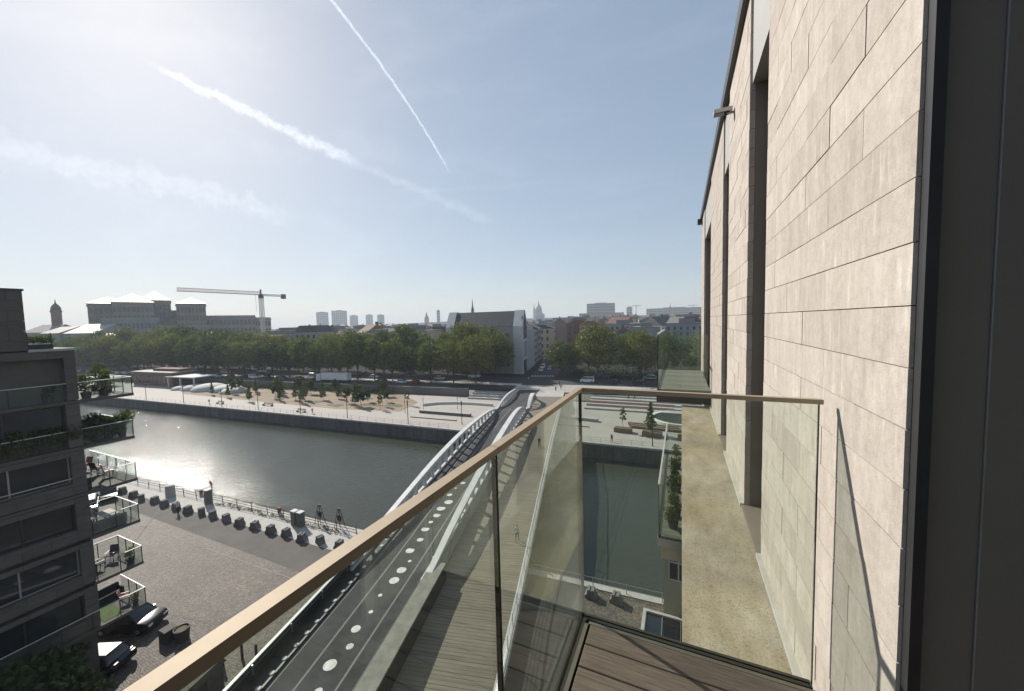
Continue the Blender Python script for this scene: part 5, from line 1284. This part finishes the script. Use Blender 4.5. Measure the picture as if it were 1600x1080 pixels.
for r_ in range(4):
    for k in range(9):
        p = gp_(-31 + k * 2.9, .4, 0); q = p + ux * 1.6
        MB().hexa([(p.x, p.y - .06, 5 + r_ * 4), (q.x, q.y - .06, 5 + r_ * 4), (q.x, q.y + .02, 5 + r_ * 4), (p.x, p.y + .02, 5 + r_ * 4), (p.x, p.y - .06, 7.4 + r_ * 4), (q.x, q.y - .06, 7.4 + r_ * 4), (q.x, q.y + .02, 7.4 + r_ * 4), (p.x, p.y + .02, 7.4 + r_ * 4)]).build('window', 'far_window', gb)
# street-side wing with tall pilasters
def street_house(s0, s1, r, side, h, m, label, rm='roof_slate', storeys=4, pil=False, depth=12, roof=2.5, win=1.2):
    t = thing('street_building', label, 'building', tuple(bp((s0 + s1) / 2, r, BZ)), world=True)
    ro = r + side * depth; lo, hi = sorted((r, ro)); g = hill(bp(s0, r, 0).x, bp(s0, r, 0).y) - .2
    MB().hexa([bp(s0, lo, g), bp(s0, hi, g), bp(s1, hi, g), bp(s1, lo, g), bp(s0, lo, h), bp(s0, hi, h), bp(s1, hi, h), bp(s1, lo, h)]).build('wall', m, t)
    md = (lo + hi) / 2
    MB().hexa([bp(s0 - .2, lo - .3, h), bp(s0 - .2, hi + .3, h), bp(s1 + .2, hi + .3, h), bp(s1 + .2, lo - .3, h), bp(s0 + .2, md - 2, h + roof), bp(s0 + .2, md + 2, h + roof), bp(s1 - .2, md + 2, h + roof), bp(s1 - .2, md - 2, h + roof)]).build('roof', rm, t)
    n = max(2, int((s1 - s0) / 2.6)); st = (h - g) / storeys
    for f_ in range(storeys):
        for k in range(n):
            a = s0 + (k + .25) * (s1 - s0) / n; c = a + win; z = g + st * f_ + st * .3; z1 = z + st * .5; e = -side * .07
            MB().hexa([bp(a, r + e, z), bp(a, r - e * .3, z), bp(c, r - e * .3, z), bp(c, r + e, z), bp(a, r + e, z1), bp(a, r - e * .3, z1), bp(c, r - e * .3, z1), bp(c, r + e, z1)]).build('window', 'far_window', t)
    # end wall windows towards the canal
    for f_ in range(storeys):
        for k in range(max(1, int(depth / 3.4))):
            a = lo + 1.2 + k * 3.3; z = g + st * f_ + st * .3
            MB().hexa([bp(s0 - .07, a, z), bp(s0 - .07, a + 1.3, z), bp(s0 + .02, a + 1.3, z), bp(s0 + .02, a, z), bp(s0 - .07, a, z + st * .5), bp(s0 - .07, a + 1.3, z + st * .5), bp(s0 + .02, a + 1.3, z + st * .5), bp(s0 + .02, a, z + st * .5)]).build('window', 'far_window', t)
    if pil:
        for k in range(7):
            a = s0 + k * (s1 - s0 - .8) / 6; MB().hexa([bp(a, r - .05, g), bp(a, r + .55, g), bp(a + .7, r + .55, g), bp(a + .7, r - .05, g), bp(a, r - .05, h - 1), bp(a, r + .55, h - 1), bp(a + .7, r + .55, h - 1), bp(a + .7, r - .05, h - 1)]).build('pilaster', 'facade_grey', t)
    return t
street_house(141.6, 160, -11, -1, 21.5, 'facade_grey', 'grey street wing with tall pilasters behind the gabled building', storeys=4, pil=True, depth=18)
street_house(160.4, 178, -11, -1, 19, 'facade_pinkgrey', 'brownish grey street house behind the pilastered wing', storeys=5, depth=14)
street_house(178.4, 196, -10.5, -1, 20, 'facade_bluegrey', 'blue grey street house before the cream corner house', storeys=5, depth=14)
street_house(205, 222, -3.5, -1, 19.5, 'facade_cream', 'cream corner house closing the view up the street', storeys=4, depth=16, win=1.4)
street_house(208, 230, 4, 1, 22, 'brick_red', 'red brick house at the end of the street opposite the cream house', 'roof_tile', 5, depth=14)
street_house(172, 190, 13, 1, 18, 'facade_pinkgrey', 'brownish house behind the big trees right of the street', 'roof_tile', 4, depth=18)
street_house(192, 206, 12, 1, 21, 'facade_cream', 'pale yellow house with tiled roof behind the street trees', 'roof_tile', 5, depth=12)

# big civic complex with pyramid roofs on the left
def polar(px, d):                                               # ground point seen at image column px, at distance d
    v = px_dir(px, 497 + .025 * (1065 - px)); h = Vector((v.x, v.y, 0)).normalized(); return h * d
cv = thing('civic_building', 'huge grey stone office complex with bright metal pyramid roofs behind the trees', 'building', tuple(polar(235, 430)), world=True)
def tower(px0, px1, d, dep, ztop, pyr, nm='wing', m='limestone_old', wn=0, rows=4, base=2):
    a = polar(px0, d); b_ = polar(px1, d * 1.0); ux_ = (b_ - a); w = ux_.length; ux_.normalize(); nn = Vector((-ux_.y, ux_.x, 0))
    if nn.dot(a) < 0: nn = -nn
    V = lambda u, v, z: a + ux_ * u + nn * v + Vector((0, 0, z))
    o = MB().hexa([V(0, 0, base), V(w, 0, base), V(w, dep, base), V(0, dep, base), V(0, 0, ztop), V(w, 0, ztop), V(w, dep, ztop), V(0, dep, ztop)]).build(nm, m, cv)
    MB().hexa([V(-.6, -.6, ztop - 2.2), V(w + .6, -.6, ztop - 2.2), V(w + .6, dep, ztop - 2.2), V(-.6, dep, ztop - 2.2), V(-.6, -.6, ztop - 1.6), V(w + .6, -.6, ztop - 1.6), V(w + .6, dep, ztop - 1.6), V(-.6, dep, ztop - 1.6)]).build('cornice', 'limestone_old', o)
    if pyr:
        b2 = MB(); ap = V(w / 2, dep / 2, ztop + pyr); c = [V(-.8, -.8, ztop), V(w + .8, -.8, ztop), V(w + .8, dep + .8, ztop), V(-.8, dep + .8, ztop)]
        for k in range(4): b2.poly([c[k], c[(k + 1) % 4], ap])
        b2.poly(list(reversed(c))); b2.build('pyramid_roof', 'roof_metal', o)
    if wn:
        st = (ztop - base - 4) / rows; gw = w / wn
        for r_ in range(rows):
            z = base + 3 + r_ * st
            for k in range(wn):
                u = (k + .22) * gw
                MB().hexa([V(u, -.25, z), V(u + gw * .56, -.25, z), V(u + gw * .56, .05, z), V(u, .05, z), V(u, -.25, z + st * .6), V(u + gw * .56, -.25, z + st * .6), V(u + gw * .56, .05, z + st * .6), V(u, .05, z + st * .6)]).build('window', 'far_window', o)
    return o
# heights: ztop = 24 + d * (horizon - y) / (585 / cos)   (taken from the photograph's proportions)
def zt(px, py, d):
    v = px_dir(px, py); return GZ + v.z / math.hypot(v.x, v.y) * d
tower(140, 205, 440, 30, zt(160, 474, 440), 6, wn=8, rows=6)
tower(178, 243, 425, 32, zt(200, 472, 425), 8, wn=9, rows=6)
tower(221, 270, 455, 34, zt(240, 469, 455), 9, wn=7, rows=6)
tower(243, 292, 450, 26, zt(270, 485, 450), 0, wn=8, rows=6, m='facade_bluegrey')
tower(278, 324, 430, 30, zt(300, 474, 430), 5.5, wn=8, rows=6)
tower(322, 400, 445, 22, zt(350, 493, 445), 0, wn=12, rows=4, m='facade_pinkgrey')
tower(398, 424, 450, 20, zt(410, 496, 450), 0, wn=5, rows=4, m='facade_cream')
tower(160, 250, 405, 12, zt(200, 497, 405), 0, wn=14, rows=4, m='facade_bluegrey')
tower(250, 330, 405, 12, zt(290, 508, 405), 0, wn=12, rows=3)
# clock-like church tower and bright-roofed sheds
ct = thing('brick_tower', 'slim brick tower with domed cap behind the bright warehouse roof', 'tower', tuple(polar(91, 520)), world=True)
p = polar(91, 520); zt1 = zt(91, 487, 520); w = 3.3
MB().lathe([(w, 0), (w, zt1 - 1), (w * 1.15, zt1), (w * 1.15, zt1 + .8)], (p.x, p.y, 0), 8).build('shaft', 'brick_red', ct); MB().lathe([(w, 0), (w * .95, 2.5), (w * .6, 4.8), (w * .18, 6.4), (.12, 10)], (p.x, p.y, zt1 + .8), 12).build('cap', 'roof_slate', ct)
def shed(px0, px1, d, ze, zr, dep, label, m='roof_metal', wm='facade_pinkgrey', g=2):
    a = polar(px0, d); b_ = polar(px1, d * .97); ux_ = b_ - a; w = ux_.length; ux_.normalize(); nn = Vector((-ux_.y, ux_.x, 0)); nn = nn if nn.dot(a) > 0 else -nn
    t = thing('warehouse', label, 'warehouse', tuple(a), world=True); V = lambda u, v, z: a + ux_ * u + nn * v + Vector((0, 0, z))
    MB().hexa([V(0, 0, g), V(w, 0, g), V(w, dep, g), V(0, dep, g), V(0, 0, ze), V(w, 0, ze), V(w, dep, ze), V(0, dep, ze)]).build('wall', wm, t)
    b2 = MB(); b2.poly([V(-.5, -.6, ze), V(w + .5, -.6, ze), V(w + .5, dep / 2, zr), V(-.5, dep / 2, zr)]); b2.poly([V(w + .5, dep + .6, ze), V(-.5, dep + .6, ze), V(-.5, dep / 2, zr), V(w + .5, dep / 2, zr)])
    b2.poly([V(0, 0, ze), V(0, dep / 2, zr), V(0, dep, ze)]); b2.poly([V(w, 0, ze), V(w, dep, ze), V(w, dep / 2, zr)]); b2.build('roof', m, t)
    for k in range(6): MB().hexa([V(w * (k + .3) / 6, -.1, g + 2), V(w * (k + .7) / 6, -.1, g + 2), V(w * (k + .7) / 6, .05, g + 2), V(w * (k + .3) / 6, .05, g + 2), V(w * (k + .3) / 6, -.1, g + 6), V(w * (k + .7) / 6, -.1, g + 6), V(w * (k + .7) / 6, .05, g + 6), V(w * (k + .3) / 6, .05, g + 6)]).build('window', 'far_window', t)
shed(100, 148, 400, zt(120, 521, 400), zt(120, 507, 415), 34, 'warehouse with sunlit pale metal roof left of the civic complex')
shed(64, 92, 440, zt(80, 521, 440), zt(80, 511, 450), 24, 'small warehouse with bright pitched roof behind the stone block')
shed(34, 70, 520, zt(50, 520, 520), zt(50, 508, 530), 30, 'long low grey-roofed hall behind the stone block', 'roof_grey')
shed(146, 178, 380, zt(160, 526, 380), zt(160, 521, 385), 18, 'low pale shed at the foot of the civic complex', 'roof_metal')
# tower crane
cr = thing('tower_crane', 'red and white tower crane with a long lattice jib above the rooftops', 'crane', tuple(polar(411, 330)), world=True)
p = polar(411, 330); pj = polar(281, 330 * 1.0); pe = polar(446, 330)
zj0, zj1 = zt(411, 461, 330), zt(281, 455, 330)
jd = (pj - p); jl = jd.length; jd.normalize(); sdv = Vector((-jd.y, jd.x, 0))
def lattice(nm, a, b_, w, h, n, m, r=.13, tri=False):
    a = Vector(a); b_ = Vector(b_); d = (b_ - a).normalized(); sv_ = d.cross(Vector((0, 0, 1))); sv_ = sv_.normalized() if sv_.length > .1 else Vector((1, 0, 0)); uv_ = sv_.cross(d).normalized()
    cs = [(-w / 2, 0), (w / 2, 0), (0, h)] if tri else [(-w / 2, -h / 2), (w / 2, -h / 2), (w / 2, h / 2), (-w / 2, h / 2)]
    mb = MB(); Q = lambda t, c: a + (b_ - a) * t + sv_ * c[0] + uv_ * c[1]
    for c in cs: mb.bar(Q(0, c), Q(1, c), r * 2, r * 2)
    for k in range(n):
        for i in range(len(cs)): mb.bar(Q(k / n, cs[i]), Q((k + 1) / n, cs[(i + 1) % len(cs)]), r * 1.3, r * 1.3)
    return mb.build(nm, m, cr)
lattice('mast', (p.x, p.y, 2), (p.x, p.y, zj0), 2.0, 2.0, 22, 'facade_white', .16)
lattice('jib', (p.x, p.y, zj0), (pj.x, pj.y, zj1), 1.7, 2.2, 34, 'sign_red', .14, True)
q = p - jd * (pe - p).length
lattice('counter_jib', (p.x, p.y, zj0), (q.x, q.y, zj0 - .4), 1.8, 1.0, 8, 'facade_white', .16)
MB().bar((q.x, q.y, zj0 - 2.6), (q.x, q.y, zj0 + .8), 2.6, 2.2).build('counterweight', 'concrete_dark', cr)
MB().box((p.x - 1.2, p.y - 1.2, zj0 - 2.4), (p.x + 1.2, p.y + 1.2, zj0 + .4)).build('cab', 'dark_metal', cr)
MB().bar((p.x, p.y, zj0), (p.x, p.y, zj0 + 4), .8, .8).build('peak', 'sign_red', cr)
hk = p + jd * jl * .07; MB().tube([(hk.x, hk.y, zj0 - 12), (hk.x, hk.y, zj0)], .08, 5).build('hoist_cable', 'black_steel_and_shade', cr)

# ------------------------------------------------------------------ the city: houses, towers, spires
def proto(seed, w, d, h, rm, m, roof, storeys):
    rg = random.Random(seed); t = thing('city_house', 'x', 'house')
    MB().box((-w / 2, -d / 2, -3), (w / 2, d / 2, h)).build('wall', m, t)
    if roof == 'gable': b2 = MB(); z1 = h + d * .34; b2.hexa([(-w / 2 - .2, -d / 2 - .3, h), (w / 2 + .2, -d / 2 - .3, h), (w / 2 + .2, d / 2 + .3, h), (-w / 2 - .2, d / 2 + .3, h), (-w / 2, -.15, z1), (w / 2, -.15, z1), (w / 2, .15, z1), (-w / 2, .15, z1)]); b2.box((w * .2, .6, h), (w * .2 + 1.2, 1.8, z1 + 1.4))
    elif roof == 'mansard': b2 = MB().hexa([(-w / 2, -d / 2, h), (w / 2, -d / 2, h), (w / 2, d / 2, h), (-w / 2, d / 2, h), (-w / 2 + 1.4, -d / 2 + 1.6, h + 3.4), (w / 2 - 1.4, -d / 2 + 1.6, h + 3.4), (w / 2 - 1.4, d / 2 - 1.6, h + 3.4), (-w / 2 + 1.4, d / 2 - 1.6, h + 3.4)])
    else: b2 = MB().box((-w / 2 - .2, -d / 2 - .2, h), (w / 2 + .2, d / 2 + .2, h + .5)); b2.box((-w * .2, -d * .2, h + .5), (w * .15, d * .2, h + 3))
    b2.build('roof', rm, t)
    wb_ = MB(); st = (h - 1) / storeys; n = max(2, int(w / 3))
    for s_ in range(storeys):
        for k in range(n):
            for yy, sg in ((-d / 2, -1), (d / 2, 1)):
                x = -w / 2 + (k + .3) * w / n; wb_.box((x, yy - .05, 1 + s_ * st), (x + 1.2, yy + .05, 1 + s_ * st + st * .55))
    stuff(wb_.build('windows', 'far_window', t)); reg(t); return t
protos = [proto(1, 9, 12, 14, 'roof_tile', 'facade_white', 'gable', 4), proto(2, 12, 13, 16, 'roof_slate', 'facade_pinkgrey', 'mansard', 5), proto(3, 18, 14, 19, 'roof_grey', 'facade_cream', 'flat', 6), proto(4, 10, 14, 15, 'roof_tile', 'brick_red', 'gable', 4), proto(5, 22, 15, 17, 'roof_grey', 'facade_bluegrey', 'flat', 5), proto(6, 14, 16, 15, 'roof_slate', 'facade_grey', 'gable', 4)]
PL = ['white house with red tiled gable roof', 'grey house with dark mansard roof', 'cream flat-roofed block', 'red brick house with tiled gable roof', 'blue grey flat-roofed block', 'grey house with slate gable roof']
rh = random.Random(99); cnt = [0] * 6; placed = []
def skyline(px):                                                # how far roofs may rise above the horizon line, in image rows
    return np.interp(px, [0, 150, 420, 470, 700, 830, 900, 1000, 1100, 1400], [-6, -4, -3, 3, 2, 3, 9, 8, 6, 6])
tries = 0
while len(placed) < 290 and tries < 9000:
    tries += 1
    px = rh.uniform(-40, 1120); d = 215 * (9.5 ** rh.random())
    p = polar(px, d)
    if p.y < y_blvd(max(-900, p.x)) + 62 and d < 420: continue
    v = p - B0; s_, r_ = v.dot(BD), v.dot(BN)
    if d < 430 and -28 < r_ < 30: continue
    if 130 < px < 430 and 385 < d < 500: continue
    if px < 180 and d < 560: continue
    if any((p - q).length < 13 + d * .006 for q in placed): continue
    i = rh.randrange(6); g = hill(p.x, p.y); s = rh.uniform(.85, 1.15) * (1 + d / 2600)
    hgt = [18, 19.4, 22, 19.7, 20, 20.4][i] * s
    lim = GZ + d * (skyline(px) - rh.random() * 5) / 600
    if g + hgt > lim:
        if lim - g < 7: continue
        zs = (lim - g) / hgt
        if zs < .45: continue
        sc3 = (s, s, s * zs)
    else: sc3 = (s, s, s)
    placed.append(p.copy())
    plant_rz = rh.choice([0.05, .29, 1.6, -.3, .8]) + rh.uniform(-.1, .1)
    o = protos[i]
    if not cnt[i]: o.location = (p.x, p.y, g); o.rotation_euler = (0, 0, plant_rz); o.scale = sc3
    else: o = dup(protos[i], (p.x, p.y, g), plant_rz, sc3)
    cnt[i] += 1; o['label'] = PL[i] + ' in the distant city'; o['group'] = PL[i] + 's of the city'
# tower blocks and landmarks on the skyline
def block(name, label, px0, px1, ytop, d, m, cat='tower block', rows=10, n=8, dep=.5, roof='roof_grey'):
    a = polar(px0, d); b_ = polar(px1, d); ux_ = b_ - a; w = ux_.length; ux_.normalize(); nn = Vector((-ux_.y, ux_.x, 0)); nn = nn if nn.dot(a) > 0 else -nn
    t = thing(name, label, cat, tuple(a), world=True); V = lambda u, v, z: a + ux_ * u + nn * v + Vector((0, 0, z)); g = hill(a.x, a.y) - 6; z1 = zt((px0 + px1) / 2, ytop, d); D__ = w * dep
    MB().hexa([V(0, 0, g), V(w, 0, g), V(w, D__, g), V(0, D__, g), V(0, 0, z1), V(w, 0, z1), V(w, D__, z1), V(0, D__, z1)]).build('wall', m, t)
    MB().hexa([V(w * .3, D__ * .3, z1), V(w * .7, D__ * .3, z1), V(w * .7, D__ * .7, z1), V(w * .3, D__ * .7, z1), V(w * .3, D__ * .3, z1 + 2.5), V(w * .7, D__ * .3, z1 + 2.5), V(w * .7, D__ * .7, z1 + 2.5), V(w * .3, D__ * .7, z1 + 2.5)]).build('roof_plant', roof, t)
    b2 = MB(); st = (z1 - g) / rows
    for r_ in range(rows):
        for k in range(n): u = (k + .2) * w / n; z = g + (r_ + .3) * st; b2.hexa([V(u, -.3, z), V(u + w / n * .6, -.3, z), V(u + w / n * .6, .05, z), V(u, .05, z), V(u, -.3, z + st * .5), V(u + w / n * .6, -.3, z + st * .5), V(u + w / n * .6, .05, z + st * .5), V(u, .05, z + st * .5)])
    stuff(b2.build('windows', 'far_window', t)); return t
block('tower_block', 'pale slab tower on the skyline, first of the pair right of the crane', 495, 514, 488, 1900, 'facade_white')
block('tower_block', 'pale slab tower on the skyline, wider one of the pair', 519, 543, 485.5, 1900, 'facade_white')
block('tower_block', 'small tower block right of the pale slab pair', 547, 560, 493, 2000, 'facade_grey')
block('tower_block', 'narrow tower block in the middle of the skyline', 572, 583, 492, 2100, 'facade_grey')
block('tower_block', 'squat tower block beside the narrow one', 590, 601, 492, 2100, 'facade_bluegrey')
block('palace_block', 'broad flat-topped palace-like block crowning the hill', 917, 961, 474, 1300, 'facade_pinkgrey', 'building', 7, 14)
block('palace_block', 'long pale office range along the hilltop', 1010, 1100, 481, 1500, 'facade_cream', 'building', 5, 26, .2)
block('hill_block', 'grey block stepped below the broad palace block', 905, 975, 489, 1150, 'facade_pinkgrey', 'building', 5, 18, .3)
block('glazed_hall', 'long blue grey hall with pale roof edge below the hilltop', 1000, 1052, 499, 560, 'facade_bluegrey', 'building', 4, 14, .4, 'facade_white')
block('low_hall', 'low grey hall next to the long blue grey hall', 1050, 1100, 498, 600, 'facade_grey', 'building', 3, 14, .4)
block('brown_block', 'brown street block behind the big trees', 945, 975, 506, 420, 'facade_pinkgrey', 'building', 5, 9, .6)
block('slender_tower', 'slender square tower on the hill skyline', 979, 988, 480, 1400, 'facade_grey', 'tower', 6, 2, 1.0)
block('slender_tower', 'small square tower left of the gabled roof', 683, 688, 485, 1500, 'facade_grey', 'tower', 6, 2, 1.0)
def spire(label, px, ybase, ytip, d, wpx, m='roof_slate', wall='limestone_old', dome=False):
    p = polar(px, d); zb = zt(px, ybase, d); z1 = zt(px, ytip, d); w = wpx * d / 600 / 2; g = hill(p.x, p.y) - 4
    t = thing('church_spire' if not dome else 'domed_basilica', label, 'spire' if not dome else 'basilica', (p.x, p.y, g), world=True)
    if dome:
        MB().lathe([(w * 1.7, 0), (w * 1.7, (zb - g) * .8), (w * 1.2, (zb - g) * .85), (w * 1.2, zb - g)], (p.x, p.y, g), 16).build('drum', wall, t)
        h = z1 - zb; MB().lathe([(w, 0), (w * .98, h * .22), (w * .78, h * .45), (w * .4, h * .62), (w * .16, h * .68), (w * .14, h * .82), (.05, h)], (p.x, p.y, zb), 16).build('dome', m, t)
        q = polar(px - 7, d); MB().lathe([(w * .3, 0), (w * .3, zb - g + h * .2), (.1, zb - g + h * .72)], (q.x, q.y, g), 8).build('turret', m, t)
    else:
        MB().lathe([(w, 0), (w, zb - g)], (p.x, p.y, g), 8).build('tower', wall, t); MB().lathe([(w, 0), (w * .5, (z1 - zb) * .3), (.1, z1 - zb)], (p.x, p.y, zb), 8).build('spire', m, t)
        for k in (-1, 1): MB().lathe([(w * .25, 0), (w * .25, 1), (.05, (z1 - zb) * .3)], (p.x + k * w * .8, p.y, zb - .1), 6).build('pinnacle', m, t)
spire('dark needle spire rising behind the gabled roof', 739, 486, 466, 520, 5)
spire('green domed basilica on the hill skyline', 842, 489, 469, 1700, 11, 'copper_green', 'facade_bluegrey', True)
spire('small dark conical spire left of the gabled roof', 667, 497, 487, 1500, 7)
spire('tiny pointed spire on the hill right of the palace block', 1047, 481, 474, 1500, 3)
# small far cranes
for k, (px, y, d) in enumerate(((994, 478, 1500), (1083, 477, 1600))):
    p = polar(px, d); z1 = zt(px, y, d); t = thing('distant_crane', ['tiny crane on the skyline near the slender tower', 'tiny crane on the skyline next to the stone wall'][k], 'crane', tuple(p), world=True)
    MB().bar((p.x, p.y, hill(p.x, p.y) - 3), (p.x, p.y, z1 + 4), 1.8, 1.8).build('mast', 'rusty', t); a = polar(px - 8, d); b_ = polar(px + 8, d); MB().bar((a.x, a.y, z1), (b_.x, b_.y, z1), 1.6, 1.6).build('jib', 'rusty', t)
# trees dotted through the city
rt2 = random.Random(55)
for i in range(46):
    px = rt2.uniform(420, 1100); d = rt2.uniform(230, 900); p = polar(px, d); v = p - B0
    if d < 430 and -30 < v.dot(BN) < 32: continue
    if p.y < y_blvd(max(-900, p.x)) + 55: continue
    plant(rt2.randrange(5), (p.x, p.y, hill(p.x, p.y)), rt2.uniform(0, 6), rt2.uniform(.8, 1.1), 'tree standing among the distant city roofs', 'trees among the city houses')

# ------------------------------------------------------------------ haze
def haze_box():
    m = bpy.data.materials.new('haze'); m.use_nodes = True; N = m.node_tree.nodes; L = m.node_tree.links; N.clear()
    o = N.new('ShaderNodeOutputMaterial'); v = N.new('ShaderNodeVolumePrincipled')
    v.inputs['Color'].default_value = (.82, .90, 1.0, 1); v.inputs['Density'].default_value = .00026; v.inputs['Anisotropy'].default_value = .1
    L.new(v.outputs[0], o.inputs['Volume']); MT['haze'] = m
    h = MB().box((-4300, -1200, -5.2), (4300, 4700, 125)).build('haze', 'haze'); h['kind'] = 'stuff'; h['label'] = 'pale summer haze over the whole city and canal'; h['category'] = 'haze'
haze_box()
for o in bpy.data.objects:
    for k in ('_o', '_used'):
        if k in o: del o[k]
